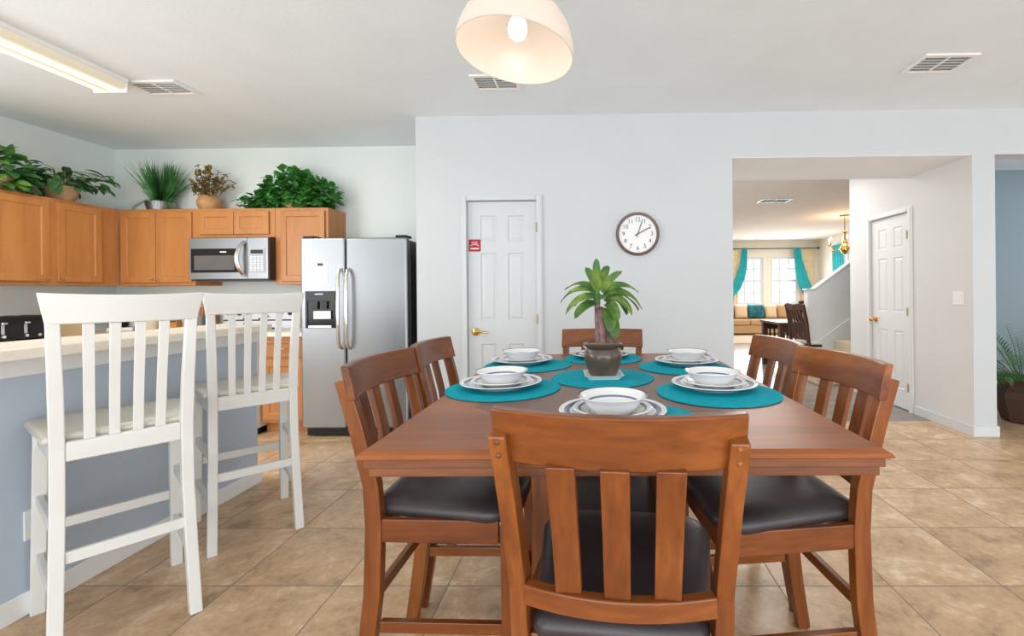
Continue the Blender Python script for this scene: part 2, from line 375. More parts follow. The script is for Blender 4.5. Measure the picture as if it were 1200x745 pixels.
        s.bm.faces.new([s.bm.verts.new((x0 + a, yf + t, z0 + b)) for a, b in ((0, 0), (0, h), (w, h), (w, 0))])
        for fs in pf.values():
            bmesh.ops.inset_region(s.bm, faces=fs, thickness=bev * 0.6, depth=-groove)
            bmesh.ops.inset_region(s.bm, faces=fs, thickness=bev, depth=0)
            if raise_: bmesh.ops.inset_region(s.bm, faces=fs, thickness=bev * 1.6, depth=raise_)
        return s
    def leaf(s, base, d, up, length, width, droop=0.3, seg=5, fold=0.15, shape='oval'):
        d = Vector(d).normalized(); up = Vector(up); side = d.cross(up)
        if side.length < 1e-3: side = d.cross(Vector((1, 0.1, 0)))
        side.normalize(); nrm = side.cross(d).normalized()
        p = Vector(base); cur = d.copy(); step = length / seg; L_, C_, R_ = [], [], []
        for i in range(seg + 1):
            t = i / seg
            if shape == 'blade': w = width * min(1, t * 6 + 0.35) * (1 - t) ** 0.6
            elif shape == 'strap': w = width * min(1, t * 2.2 + 0.4) * max(0, 1 - t ** 5) ** 0.5
            elif shape == 'heart': w = width * (math.sin(math.pi * min(1, t * 0.86 + 0.14)) ** 0.8) * (1.15 - 0.4 * t)
            else: w = width * math.sin(math.pi * min(0.999, t * 0.93 + 0.05)) ** 0.75
            if i == seg: w = width * 0.02
            C_.append(s.bm.verts.new(p))
            L_.append(s.bm.verts.new(p - side * w * 0.5 + nrm * w * fold)); R_.append(s.bm.verts.new(p + side * w * 0.5 + nrm * w * fold))
            cur = (cur + Vector((0, 0, -droop / seg))).normalized(); nrm = side.cross(cur).normalized(); p = p + cur * step
        for i in range(seg):
            s.bm.faces.new((L_[i], C_[i], C_[i + 1], L_[i + 1])); s.bm.faces.new((C_[i], R_[i], R_[i + 1], C_[i + 1]))
        return s
    def text(s, body, size, mat, depth=0.0006):
        cu = bpy.data.curves.new('text', 'FONT'); cu.body = body; cu.size = size; cu.align_x = 'CENTER'; cu.align_y = 'CENTER'; cu.extrude = depth; cu.resolution_u = 3
        o = bpy.data.objects.new('text', cu); C.objects.link(o)
        dg = bpy.context.evaluated_depsgraph_get(); me = bpy.data.meshes.new_from_object(o.evaluated_get(dg))
        me.transform(mat); s.bm.from_mesh(me)
        bpy.data.objects.remove(o); bpy.data.meshes.remove(me); bpy.data.curves.remove(cu)
        return s
    def build(s, name, m, parent=None, smooth=False, bevel=0, seg=2, normals=True, angle=40):
        if normals: bmesh.ops.recalc_face_normals(s.bm, faces=s.bm.faces)
        me = bpy.data.meshes.new(name); s.bm.to_mesh(me); s.bm.free()
        me.materials.append(m)
        if smooth:
            for p in me.polygons: p.use_smooth = True
            if angle < 180: me.set_sharp_from_angle(angle=R(angle))
        o = bpy.data.objects.new(name, me); C.objects.link(o)
        if parent: o.parent = parent
        if bevel:
            b = o.modifiers.new('Bevel', 'BEVEL'); b.width = bevel; b.segments = seg; b.limit_method = 'ANGLE'; b.angle_limit = R(35)
        return o

def tag(o, label, cat, group=None, kind=None):
    o['label'] = label; o['category'] = cat
    if group: o['group'] = group
    if kind: o['kind'] = kind
    return o
def thing(name, label, cat, loc=(0, 0, 0), rz=0, group=None, rot=None):
    o = bpy.data.objects.new(name, None); C.objects.link(o); o.empty_display_size = 0.1
    o.location = loc; o.rotation_euler = rot if rot else (0, 0, R(rz))
    return tag(o, label, cat, group)
def struct(o): o['kind'] = 'structure'; return o
def dup(root, loc, rz, label):
    r = root.copy(); C.objects.link(r); r.location = loc; r.rotation_euler = (0, 0, R(rz)); r['label'] = label
    for ch in list(root.children):
        c = ch.copy(); C.objects.link(c); c.parent = r
        for g in list(ch.children):
            d = g.copy(); C.objects.link(d); d.parent = c
    return r

# ------------------------------------------------------------------ room shell
YW, YK, XL = 3.84, 4.59, -4.93
struct(MB().box(-5.1, 6.9, -3.2, 4.30, -0.08, 0).box(3.39, 6.9, 4.30, 5.9, -0.08, 0).box(-5.1, 1.10, 4.30, 4.75, -0.08, 0).build('floor', M['tile']))
struct(MB().box(1.10, 3.39, 4.30, 10.7, -0.08, 0).box(3.39, 6.9, 5.95, 10.7, -0.08, 0).build('floor', M['laminate']))
struct(MB().box(1.10, 6.9, 10.7, 13.8, -0.08, 0.012).build('floor', M['carpet']))
struct(MB().box(-5.1, 6.9, -3.2, 4.60, CEIL, CEIL + 0.08).box(3.3, 6.9, 4.60, 5.88, CEIL, CEIL + 0.08).box(-5.1, 1.13, 4.60, 4.75, CEIL, CEIL + 0.08).build('ceiling', M['ceiling']))
struct(MB().box(1.13, 3.3, 4.601, 5.88, CEIL, CEIL + 0.08).box(1.13, 6.9, 5.881, 13.8, CEIL, CEIL + 0.08).build('ceiling', M['hall_ceiling']))
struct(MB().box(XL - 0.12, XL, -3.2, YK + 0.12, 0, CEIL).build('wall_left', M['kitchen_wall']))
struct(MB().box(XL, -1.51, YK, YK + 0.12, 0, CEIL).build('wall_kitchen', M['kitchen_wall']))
DX0, DX1, DH = -1.075, -0.478, 2.035      # pantry door opening
mb = MB().box(-1.51, DX0, YW, YW + 0.15, 0, CEIL).box(DX0, DX1, YW, YW + 0.15, DH, CEIL).box(DX1, 1.19, YW, YW + 0.15, 0, CEIL)
mb.box(1.19, 3.2, YW, YW + 0.15, 2.376, CEIL).box(3.39, 5.6, YW, YW + 0.15, 2.375, CEIL).box(5.6, 6.9, YW, YW + 0.15, 0, CEIL)
mb.box(-1.51, -1.40, YW + 0.15, YK + 0.12, 0, CEIL)
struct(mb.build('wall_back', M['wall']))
struct(MB().box(1.191, 3.199, YW + 0.002, 4.62, 2.372, CEIL - 0.001).build('trim_4', M['soffit']))
struct(MB().box(3.2, 3.39, YW, 3.842, 0, CEIL).build('wall_column', M['wall']))
HD0, HD1, HDH = 4.60, 5.24, 2.035        # hall closet door opening, along Y
mb = MB().box(3.2, 3.39, 3.842, HD0, 0, CEIL).box(3.2, 3.39, HD0, HD1, HDH, CEIL).box(3.2, 3.39, HD1, 5.65, 0, CEIL)
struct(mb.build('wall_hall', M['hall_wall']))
struct(MB().box(1.07, 1.19, YW + 0.15, 13.7, 0, CEIL).build('wall_hall_left', M['hall_wall']))
struct(MB().box(3.391, 6.9, 5.83, 5.93, 0, CEIL).build('wall_blue', M['blue_wall']))
struct(MB().box(6.9, 7.0, -3.2, 5.93, 0, CEIL).build('wall_right', M['wall']))

# far window wall with two openings
YF = 13.7
WX = [(4.33, 5.15), (5.38, 6.20)]; WZ0, WZ1 = 0.84, 2.27
mb = MB().box(1.07, WX[0][0], YF, YF + 0.15, 0, CEIL).box(WX[0][1], WX[1][0], YF, YF + 0.15, 0, CEIL).box(WX[1][1], 6.95, YF, YF + 0.15, 0, CEIL)
for a, b in WX: mb.box(a, b, YF, YF + 0.15, 0, WZ0).box(a, b, YF, YF + 0.15, WZ1, CEIL)
struct(mb.build('wall_far', M['cream_wall']))
XR, SY0, SY1 = 6.80, 11.5, 12.5
mb = MB().box(XR, XR + 0.15, 5.95, SY0, 0, CEIL).box(XR, XR + 0.15, SY1, YF, 0, CEIL).box(XR, XR + 0.15, SY0, SY1, 0, WZ0).box(XR, XR + 0.15, SY0, SY1, WZ1, CEIL)
struct(mb.build('wall_far_right', M['cream_wall']))
def window(idx, loc, rz, w, h):
    o = bpy.data.objects.new('window_%d' % idx, None); C.objects.link(o); struct(o); o.location = loc; o.rotation_euler = (0, 0, R(rz))
    m = MB()
    for x0, x1, z0, z1 in ((0, w, 0, 0.05), (0, w, h - 0.05, h), (0, 0.05, 0.05, h - 0.05), (w - 0.05, w, 0.05, h - 0.05), (0.05, w - 0.05, h / 2 - 0.025, h / 2 + 0.025)):
        m.box(x0, x1, 0.02, 0.07, z0, z1)
    for k in (1, 2): m.box(w * k / 3 - 0.008, w * k / 3 + 0.008, 0.035, 0.055, 0.05, h - 0.05)
    for k in (0.25, 0.75): m.box(0.05, w - 0.05, 0.035, 0.055, h * k - 0.008, h * k + 0.008)
    m.build('window_frame', M['trim'], o)
    MB().box(0.05, w - 0.05, 0.043, 0.047, 0.05, h - 0.05).build('pane', M['glass'], o)
    MB().box(-0.04, w + 0.04, -0.05, 0.02, -0.03, -0.001).build('window_sill', M['trim'], o)
window(1, (WX[0][0], YF, WZ0), 0, WX[0][1] - WX[0][0], WZ1 - WZ0)
window(2, (WX[1][0], YF, WZ0), 0, WX[1][1] - WX[1][0], WZ1 - WZ0)
window(3, (XR, SY1, WZ0), -90, SY1 - SY0, WZ1 - WZ0)

# stair side wall and carpeted stairs behind the hall wall
YS = 6.55
sx0, sx1 = 3.10, 6.0
def slope_z(x): return 1.245 + (x - sx0 - 0.10) * 0.72 if x > sx0 + 0.10 else 1.245
mb = MB()
prof = [(sx0, 0), (sx1, 0), (sx1, slope_z(sx1) if slope_z(sx1) < 2.7 else 2.7), (sx0 + 0.10 + (2.7 - 1.245) / 0.72, 2.7), (sx0 + 0.10, 1.245), (sx0, 1.245)]
a = [mb.bm.verts.new((x, YS, z)) for x, z in prof]; b = [mb.bm.verts.new((x, YS + 0.12, z)) for x, z in prof]
mb.bm.faces.new(a); mb.bm.faces.new(b[::-1])
for k in range(len(prof)): mb.bm.faces.new((a[k], a[(k + 1) % len(prof)], b[(k + 1) % len(prof)], b[k]))
struct(mb.build('wall_stair', M['hall_wall']))
cap = MB().sweep([(sx0 - 0.02, YS + 0.06, 1.262), (sx0 + 0.10, YS + 0.06, 1.265), (sx0 + 2.0, YS + 0.06, 1.265 + 1.90 * 0.72)], 0.065, 0.012, (0, 1, 0))
struct(cap.build('trim_1', M['hall_wall']))
st = MB(); sk = MB()
for k in range(10): st.box(2.93 + 0.26 * k, 2.93 + 0.26 * 10, 5.96, YS - 0.022, 0.18 * k, 0.18 * (k + 1))
struct(st.build('staircase', M['carpet'], bevel=0.015))
struct(MB().sweep([(2.94, YS - 0.011, 0.16), (5.5, YS - 0.011, 0.16 + 2.56 * 0.69)], 0.01, 0.13, (0, 1, 0)).build('trim_2', M['trim']))

# baseboards
def bb(name, x0, x1, y0, y1): return struct(MB().box(x0, x1, y0, y1, 0, 0.09).build(name, M['trim'], bevel=0.004))
bb('baseboard_back', -1.51, DX0 - 0.07, YW - 0.014, YW); bb('baseboard_back', DX1 + 0.07, 1.19, YW - 0.014, YW)
bb('baseboard_column', 3.186, 3.404, YW - 0.014, YW - 0.0002); bb('baseboard_column', 3.39, 3.404, YW, 5.82)
bb('baseboard_hall', 3.186, 3.2, YW, HD0 - 0.065); bb('baseboard_hall', 3.186, 3.2, HD1 + 0.065, 5.65)
bb('baseboard_blue', 3.41, 6.8, 5.816, 5.83)

# ------------------------------------------------------------------ doors
def six_panel(mb, w, h, t):
    sxx = 0.11 * w / 0.6; mid = 0.10 * w / 0.6; pw = (w - 2 * sxx - mid) / 2
    rows = [(0.20, 0.80), (1.00, 1.58), (1.68, 1.90)]
    P = [(x, x + pw, a, b) for x in (sxx, sxx + pw + mid) for a, b in rows]
    return mb.panel(w, h, t, P, groove=0.008, bev=0.014, raise_=0.005)
def interior_door(name, loc, rz, w, knob_side, lever, pm='door', fm='casing'):
    o = bpy.data.objects.new(name, None); C.objects.link(o); struct(o); o.location = loc; o.rotation_euler = (0, 0, R(rz))
    six_panel(MB(), w - 0.008, 2.02, 0.035).build('door_panel', M[pm], o).location = (0.004, 0.018, 0.008)
    f = MB()
    for x0, x1, z0, z1 in ((-0.046, -0.001, 0, 2.083), (w + 0.001, w + 0.052, 0, 2.083), (-0.001, w + 0.001, 2.036, 2.083)):
        f.box(x0, x1, -0.016, -0.0002, z0, z1); f.box(x0 + 0.012 if x0 < 0 else x0, x1 - 0.012 if x1 > w else x1, -0.022, -0.016, z0, z1 - 0.012)
    f.build('door_frame', M[fm], o, bevel=0.003)
    kx = 0.065 if knob_side == 'l' else w - 0.065
    sg = 1 if knob_side == 'l' else -1
    k = MB()
    Rm = Matrix.Translation((kx, 0.017, 0.915)) @ Matrix.Rotation(R(90), 4, 'X')
    k.lathe([(0, 0.0), (0.034, 0.0), (0.034, 0.006), (0.026, 0.012), (0.012, 0.016), (0.011, 0.04), (0, 0.04)], 24, mat=Rm)
    if lever: k.tube([(kx, -0.02, 0.915), (kx + sg * 0.03, -0.027, 0.917), (kx + sg * 0.075, -0.03, 0.913), (kx + sg * 0.115, -0.03, 0.905)], [0.012, 0.011, 0.009, 0.008])
    else: k.sphere((kx, -0.035, 0.915), 0.028, 18, (1, 0.8, 1))
    k.build('door_handle', M['brass'], o, smooth=True)
    hx = w + 0.002 if knob_side == 'l' else -0.002
    for z in (0.25, 1.02, 1.80):
        h = MB().tube([(hx, -0.027, z - 0.042), (hx, -0.027, z + 0.042)], 0.0055).box(hx - 0.007, hx + 0.007, -0.0235, -0.0165, z - 0.04, z + 0.04)
        h.build('hinge', M['hinge'], o)
    return o
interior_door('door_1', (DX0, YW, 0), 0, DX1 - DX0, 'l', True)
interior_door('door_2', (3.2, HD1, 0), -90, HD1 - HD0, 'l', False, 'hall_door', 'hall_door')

# ------------------------------------------------------------------ breakfast bar (half wall + bar top)
XP = -2.235
struct(MB().box(XP - 0.13, XP, -0.6, 2.965, 0, 1.018).build('wall_bar', M['bar_blue'], bevel=0.008))
struct(MB().box(XP, XP + 0.014, -0.6, 2.979, 0, 0.092).box(XP - 0.13, XP, 2.965, 2.979, 0, 0.092).build('baseboard_bar', M['bar_trim'], bevel=0.004))
struct(MB().box(XP, XP + 0.016, -0.6, 2.981, 0.935, 1.018).box(XP - 0.13, XP, 2.965, 2.981, 0.935, 1.018).build('trim_3', M['bar_trim'], bevel=0.003))
poly = [(-2.41, -0.6), (-2.02, -0.6), (-2.02, 2.72)]
for k in range(1, 8):
    a = R(90 * k / 7); poly.append((-2.02 - 0.26 * (1 - math.cos(a)), 2.72 + 0.26 * math.sin(a)))
poly += [(-2.41, 2.98)]
o = MB().prism(poly, 1.0185, 1.060).build('bar_counter', M['counter'], bevel=0.006)
tag(o, 'cream laminate bar top with rounded end on the blue half wall', 'bar top')

t = thing('wall_outlet', 'white wall outlet low on the blue half wall by the first stool', 'outlet', (XP, 1.765, 0.345), 90)
MB().box(-0.036, 0.036, -0.006, -0.0002, -0.058, 0.058).build('cover_plate', M['white'], t, bevel=0.002)
for z in (-0.022, 0.022): MB().box(-0.016, 0.016, -0.009, -0.0055, z - 0.014, z + 0.014).build('socket', M['paper'], t, bevel=0.003)

# ------------------------------------------------------------------ kitchen cabinets
def cabinet(label, loc, rz, w, d, h, doors, name='wall_cabinet', drawers=(), toe=0, handle_low=True, side=True, cat='cabinet', group='maple kitchen cabinets'):
    t = thing(name, label, cat, loc, rz, group)
    MB().box(0, w, 0, d, toe, h).build('carcass', M['cab'], t, bevel=0.003)
    if toe: MB().box(0.0, w, 0.07, d, 0, toe).build('toe_kick', M['cab'], t)
    for x0, x1, z0, z1, hs in doors:
        dw, dh = x1 - x0, z1 - z0; st_ = min(0.055, dw * 0.2, dh * 0.24)
        dr = MB().panel(dw, dh, 0.019, [(st_, dw - st_, st_, dh - st_)], groove=0.008, bev=0.007, raise_=0, x0=x0, z0=z0, yf=-0.0195).build('door', M['cab'], t, bevel=0.003)
        if hs:
            hx = x1 - 0.022 if hs == 'r' else x0 + 0.022
            hz = z0 + 0.03 if handle_low else z1 - 0.05
            m = MB().tube([(hx - 0.016, -0.04, hz), (hx + 0.016, -0.04, hz)], 0.0045, 8)
            for s_ in (-0.011, 0.011): m.tube([(hx + s_, -0.04, hz), (hx + s_, -0.0197, hz)], 0.0035, 8)
            m.build('handle', M['chrome'], dr, smooth=True)
    for x0, x1, z0, z1 in drawers:
        dr = MB().panel(x1 - x0, z1 - z0, 0.019, [(0.03, x1 - x0 - 0.03, 0.03, z1 - z0 - 0.03)], groove=0.005, bev=0.006, raise_=0, x0=x0, z0=z0, yf=-0.0195).build('drawer', M['cab_x'], t, bevel=0.003)
        hx, hz = (x0 + x1) / 2, (z0 + z1) / 2
        m = MB().tube([(hx - 0.03, -0.042, hz), (hx + 0.03, -0.042, hz)], 0.005, 8)
        for s_ in (-0.022, 0.022): m.tube([(hx + s_, -0.042, hz), (hx + s_, -0.0197, hz)], 0.004, 8)
        m.build('handle', M['chrome'], dr, smooth=True)
    return t
UB, UH = 1.345, 0.735
FX, FY = -4.56, 4.28
cabinet('long wood wall cabinet on the left wall under two leafy plants', (FX, 3.31, UB), 90, FY - 3.31 - 0.002, FX - XL - 0.001, UH,
        [(0.03, 0.40, 0.03, UH - 0.03, 'r'), (0.455, 0.80, 0.03, UH - 0.03, 'l')])
cabinet('two door wood wall cabinet under the potted grass', (FX + 0.001, FY, UB), 0, -3.822 - FX, YK - FY - 0.001, UH,
        [(0.03, 0.365, 0.03, UH - 0.03, 'r'), (0.372, 0.715, 0.03, UH - 0.03, 'l')])
cabinet('short wood wall cabinet directly above the microwave', (-3.82, FY, UB + 0.455), 0, 0.776, YK - FY - 0.001, UH - 0.455,
        [(0.05, 0.385, 0.03, 0.25, None), (0.39, 0.725, 0.03, 0.25, None)])
cabinet('tall single door wood wall cabinet beside the fridge under the ivy', (-3.042, FY, UB), 0, 0.512, YK - FY - 0.001, UH,
        [(0.06, 0.485, 0.03, UH - 0.03, None)])
cabinet('wood base cabinet with drawer between the stove and the fridge', (-2.985, 4.0, 0), 0, 0.43, YK - 4.0 - 0.001, 0.872,
        [(0.03, 0.40, 0.13, 0.66, 'l')], 'base_cabinet', [(0.03, 0.40, 0.69, 0.84)], 0.10, False)
cabinet('wood base cabinet left of the white stove', (-4.30, 4.0, 0), 0, 0.535, YK - 4.0 - 0.001, 0.872,
        [(0.03, 0.505, 0.13, 0.66, 'r')], 'base_cabinet', [(0.03, 0.505, 0.69, 0.84)], 0.10, False)
cabinet('wood base cabinet run along the left wall under the toaster', (-4.32, 3.0, 0), 90, YK - 3.0 - 0.001, -4.32 - XL - 0.001, 0.872,
        [(0.03, 0.48, 0.13, 0.84, 'r'), (0.52, 0.97, 0.13, 0.84, 'l')], 'base_cabinet', [], 0.10, False)
o = MB().box(-2.985, -2.545, 3.965, YK - 0.001, 0.8725, 0.912).box(-2.985, -2.545, YK - 0.02, YK - 0.001, 0.912, 1.0).build('worktop', M['counter'], bevel=0.004)
tag(o, 'short cream worktop between the stove and the fridge', 'worktop')
o = MB().prism([(XL + 0.001, 2.98), (-4.285, 2.98), (-4.285, 3.965), (-3.765, 3.965), (-3.765, YK - 0.001), (XL + 0.001, YK - 0.001)], 0.8725, 0.912).build('worktop', M['counter'], bevel=0.004)
tag(o, 'cream corner worktop carrying the toaster and jars', 'worktop')

# stove
t = thing('stove', 'white kitchen stove below the microwave', 'stove', (-3.762, 3.93, 0))
sw, sd = 0.772, YK - 3.93 - 0.004
MB().box(0, sw, 0.03, sd, 0.06, 0.905).build('body', M['range'], t, bevel=0.006)
MB().box(0.02, sw - 0.02, 0.06, sd, 0.0, 0.06).build('toe_kick', M['black'], t)
d_ = MB().box(0.02, sw - 0.02, 0.0, 0.0295, 0.25, 0.76).build('oven_door', M['range'], t, bevel=0.006)
MB().box(0.15, sw - 0.15, -0.003, 0.0, 0.34, 0.62).build('window', M['blackglass'], d_)
MB().tube([(0.08, -0.045, 0.71), (sw - 0.08, -0.045, 0.71)], 0.012).tube([(0.1, -0.045, 0.71), (0.1, 0.0, 0.71)], 0.008).tube([(sw - 0.1, -0.045, 0.71), (sw - 0.1, 0.0, 0.71)], 0.008).build('handle', M['range'], d_, smooth=True)
MB().box(0.02, sw - 0.02, 0.005, 0.0295, 0.08, 0.23).build('drawer', M['range'], t, bevel=0.006)
MB().box(0.01, sw - 0.01, 0.05, sd - 0.07, 0.9052, 0.915).build('cooktop', M['range'], t, bevel=0.003)
for x, y, r in ((0.2, 0.18, 0.10), (0.57, 0.18, 0.08), (0.2, 0.42, 0.08), (0.57, 0.42, 0.10)):
    m = MB()
    for q in (1, 0.72, 0.44): m.lathe([(r * q, 0.9155), (r * q, 0.924), (r * q - 0.012, 0.924), (r * q - 0.012, 0.9155), (r * q, 0.9155)], 24, (x, y, 0))
    m.build('burner', M['black'], t)
g_ = MB().box(0, sw, sd - 0.065, sd, 0.9052, 1.125).build('backguard', M['range'], t, bevel=0.008)
MB().box(0.01, sw - 0.01, sd - 0.068, sd - 0.0652, 0.985, 0.999).box(sw - 0.022, sw - 0.010, sd - 0.068, sd - 0.0652, 0.915, 0.985).build('control_strip', M['ink'], g_)
for x in (0.08, 0.18, 0.60, 0.70): MB().lathe([(0, 0), (0.02, 0), (0.018, 0.022), (0, 0.022)], 16, mat=Matrix.Translation((x, sd - 0.0655, 1.06)) @ Matrix.Rotation(R(90), 4, 'X')).build('knob', M['black'], g_)

# microwave
t = thing('microwave', 'stainless over-range microwave with curved handle', 'microwave', (-3.795, 4.18, 1.385))
mw, mh = 0.752, 0.405
MB().box(0, mw, 0.025, YK - 4.18 - 0.002, 0, mh).build('body', M['steel_dark'], t, bevel=0.004)
fd = MB().box(0, 0.555, 0, 0.0245, 0.012, mh - 0.004).build('door', M['steel'], t, bevel=0.004)
MB().box(0.022, 0.47, -0.003, -0.0002, 0.075, 0.30).build('window', M['blackglass'], fd)
MB().box(0.055, 0.435, -0.0045, -0.0031, 0.10, 0.235).build('window_mesh', M['greyglass'], fd)
MB().box(0.30, 0.36, -0.0045, -0.0031, 0.263, 0.273).build('brand_plate', M['paper'], fd)
cp = MB().box(0.557, mw, 0, 0.0245, 0.012, mh - 0.004).build('control_panel', M['steel'], t, bevel=0.004)
MB().box(0.572, mw - 0.025, -0.003, -0.0002, 0.075, 0.305).build('keypad', M['grey_print'], cp)
MB().box(0.590, mw - 0.045, -0.0045, -0.0031, 0.25, 0.285).build('display', M['black'], cp)
m = MB()
for i in range(7):
    for j in range(4): m.box(0.584 + j * 0.034, 0.584 + j * 0.034 + 0.022, -0.0042, -0.0031, 0.088 + i * 0.021, 0.088 + i * 0.021 + 0.011)
m.build('keys', M['paper'], cp)
pts = [(0.535, -0.004, 0.04)] + [(0.535 - 0.032 * math.sin(math.pi * k / 8), -0.055 * math.sin(math.pi * k / 8) ** 0.6 - 0.006, 0.04 + 0.325 * k / 8) for k in range(1, 8)] + [(0.535, -0.004, 0.365)]
MB().sweep(pts, [0.018] * 9, 0.010, (1, 0, 0)).build('handle', M['chrome'], fd, smooth=True, bevel=0.004)

# fridge
FX0, FX1, FYF = -2.535, -1.605, 3.87
t = thing('refrigerator', 'stainless side-by-side refrigerator beside the white wall', 'refrigerator', (FX0, FYF, 0))
fw, fh = FX1 - FX0, 1.735
MB().box(0.012, fw - 0.002, 0.075, YK - FYF - 0.01, 0.03, fh - 0.02).build('cabinet_body', M['steel_dark'], t, bevel=0.006)
MB().box(0.02, fw - 0.02, 0.045, 0.0745, 0.012, 0.075).build('toe_grille', M['black'], t, bevel=0.004)
for x in (0.06, fw - 0.06): MB().lathe([(0, 0), (0.02, 0), (0.02, 0.03), (0, 0.03)], 12, (x, 0.12, 0)).build('foot', M['black'], t)
gap = 0.392
d1 = MB().box(0, gap - 0.004, 0, 0.07, 0.085, fh).build('freezer_door', M['steel'], t, bevel=0.014, seg=3)
d2 = MB().box(gap + 0.004, fw, 0, 0.07, 0.085, fh).build('fridge_door', M['steel'], t, bevel=0.018, seg=3)
for d_, x in ((d1, gap - 0.036), (d2, gap + 0.036)):
    pts = [(x, 0.002, 1.46), (x, -0.03, 1.45), (x, -0.05, 1.40), (x, -0.058, 1.2), (x, -0.06, 1.1), (x, -0.058, 1.0), (x, -0.05, 0.84), (x, -0.03, 0.79), (x, 0.002, 0.78)]
    MB().tube(pts, 0.0145, 10).build('handle', M['chrome'], d_, smooth=True)
dp = MB()
x0, x1, z0, z1 = 0.045, 0.305, 0.955, 1.275
for a in ((x0, x1, 1.19, z1), (x0, x1, z0, z0 + 0.03), (x0, x0 + 0.02, z0 + 0.03, 1.19), (x1 - 0.02, x1, z0 + 0.03, 1.19)): dp.box(a[0], a[1], -0.008, -0.0002, a[2], a[3])
dp.box(x0 + 0.02, x1 - 0.02, -0.002, -0.0002, z0 + 0.03, 1.19)
dsp = dp.build('water_dispenser', M['blackglass'], d1, bevel=0.002)
MB().box(x0 + 0.03, x1 - 0.03, -0.016, -0.0082, z0 + 0.004, z0 + 0.022).build('drip_tray', M['chrome'], dsp)
MB().box(0.12, 0.16, -0.02, -0.0025, 1.12, 1.185).box(0.20, 0.24, -0.02, -0.0025, 1.12, 1.185).build('nozzle', M['black'], dsp)
MB().box(0.13, 0.20, -0.0095, -0.0082, 1.245, 1.253).build('brand_plate', M['paper'], dsp)
for x in (0.06, fw - 0.06): MB().box(x - 0.05, x + 0.05, 0.02, 0.14, fh + 0.0005 - 0.0, fh + 0.022).build('hinge_cover', M['black'], t, bevel=0.006)
t = thing('notice', 'white paper notice taped above the fridge water dispenser', 'notice', (FX0 + 0.115, FYF, 1.345))
MB().box(0, 0.125, -0.0016, -0.0004, 0, 0.19).build('sheet', M['paper'], t)
m = MB().box(0.035, 0.085, -0.0024, -0.0017, 0.148, 0.172); m.build('emblem', M['ink'], t)
m = MB()
for k in range(7): m.box(0.02, 0.105 - 0.02 * (k % 3 == 2), -0.0022, -0.0017, 0.128 - k * 0.016, 0.131 - k * 0.016)
m.build('printed_lines', M['grey_print'], t)
t = thing('label_card', 'small white card inside the fridge water dispenser', 'label', (FX0 + 0.125, FYF - 0.0205, 1.035))
MB().box(0, 0.15, -0.0014, 0, 0, 0.068).build('card', M['paper'], t)
m = MB()
for k in range(3): m.box(0.015, 0.13, -0.002, -0.0015, 0.018 + k * 0.014, 0.021 + k * 0.014)
m.build('printed_lines', M['grey_print'], t)

# worktop clutter
WT = 0.9125
t = thing('toaster', 'black wide toaster with chrome levers on the left worktop', 'toaster', (-4.52, 3.42, WT), 90)
m = MB(); w2, d2_, h2 = 0.215, 0.14, 0.185
ring = lambda s, z: [(x * s, y * s, z) for x, y in [(w2 * math.copysign(abs(math.cos(R(a))) ** 0.35, math.cos(R(a))), d2_ * math.copysign(abs(math.sin(R(a))) ** 0.35, math.sin(R(a)))) for a in [k * 10 + 5 for k in range(36)]]]
m.loft([ring(0.97, 0.012), ring(1, 0.02), ring(1, 0.13), ring(0.985, 0.16), ring(0.93, 0.18), ring(0.85, 0.187)]).build('shell', M['black'], t, smooth=True)
for x in (-0.16, -0.055, 0.055, 0.16): MB().box(x - 0.016, x + 0.016, -0.09, 0.09, 0.1872, 0.189).build('slot', M['steel_dark'], t)
for x in (-0.14, -0.005, 0.13):
    m = MB().box(x - 0.016, x + 0.016, -d2_ - 0.022, -d2_ - 0.001, 0.128, 0.145); m.build('lever', M['chrome'], t, bevel=0.004)
    MB().box(x - 0.009, x + 0.009, -d2_ - 0.004, -d2_ - 0.0008, 0.055, 0.127).build('lever_track', M['grey_print'], t)
for x in (-0.14, -0.005, 0.075, 0.13): MB().lathe([(0, 0), (0.013, 0), (0.011, 0.014), (0, 0.014)], 16, mat=Matrix.Translation((x, -d2_ - 0.0005, 0.038)) @ Matrix.Rotation(R(90), 4, 'X')).build('dial', M['chrome'], t, smooth=True)
for x in (-0.15, 0.15): MB().box(x - 0.03, x + 0.03, -0.1, 0.1, 0, 0.0118).build('foot', M['black'], t)

t = thing('cardboard_box', 'tan cardboard box beside the black toaster', 'box', (-4.58, 3.86, WT), 78)
MB().box(-0.13, 0.13, -0.09, 0.09, 0, 0.20).build('carton', M['card'], t, bevel=0.002)
MB().box(-0.131, 0.131, -0.024, 0.024, 0.2005, 0.2015).build('tape', M['beige'], t)
t = thing('coffee_maker', 'small white coffee maker on the corner worktop', 'coffee maker', (-4.55, 4.28, WT), 40)
MB().box(-0.09, 0.09, -0.10, 0.11, 0, 0.035).build('base', M['white'], t, bevel=0.008)
MB().box(-0.09, 0.09, 0.04, 0.11, 0.0355, 0.26).build('tank', M['white'], t, bevel=0.01)
MB().box(-0.09, 0.09, -0.10, 0.0395, 0.20, 0.28).build('brew_head', M['white'], t, bevel=0.012)
cf = MB().lathe([(0, 0.036), (0.05, 0.036), (0.062, 0.08), (0.06, 0.12), (0.045, 0.15), (0, 0.15)], 24, (0, -0.035, 0)).build('carafe', M['blackglass'], t, smooth=True)
MB().tube([(0, -0.095, 0.06), (0, -0.125, 0.075), (0, -0.125, 0.12), (0, -0.085, 0.135)], 0.007).build('handle', M['black'], cf, smooth=True)
t = thing('canister', 'cream ceramic canister on the back worktop', 'jar', (-4.33, 4.36, WT))
MB().lathe([(0, 0), (0.055, 0), (0.06, 0.02), (0.06, 0.15), (0.052, 0.17), (0, 0.17)], 28).build('jar_body', M['cream_jar'], t, smooth=True)
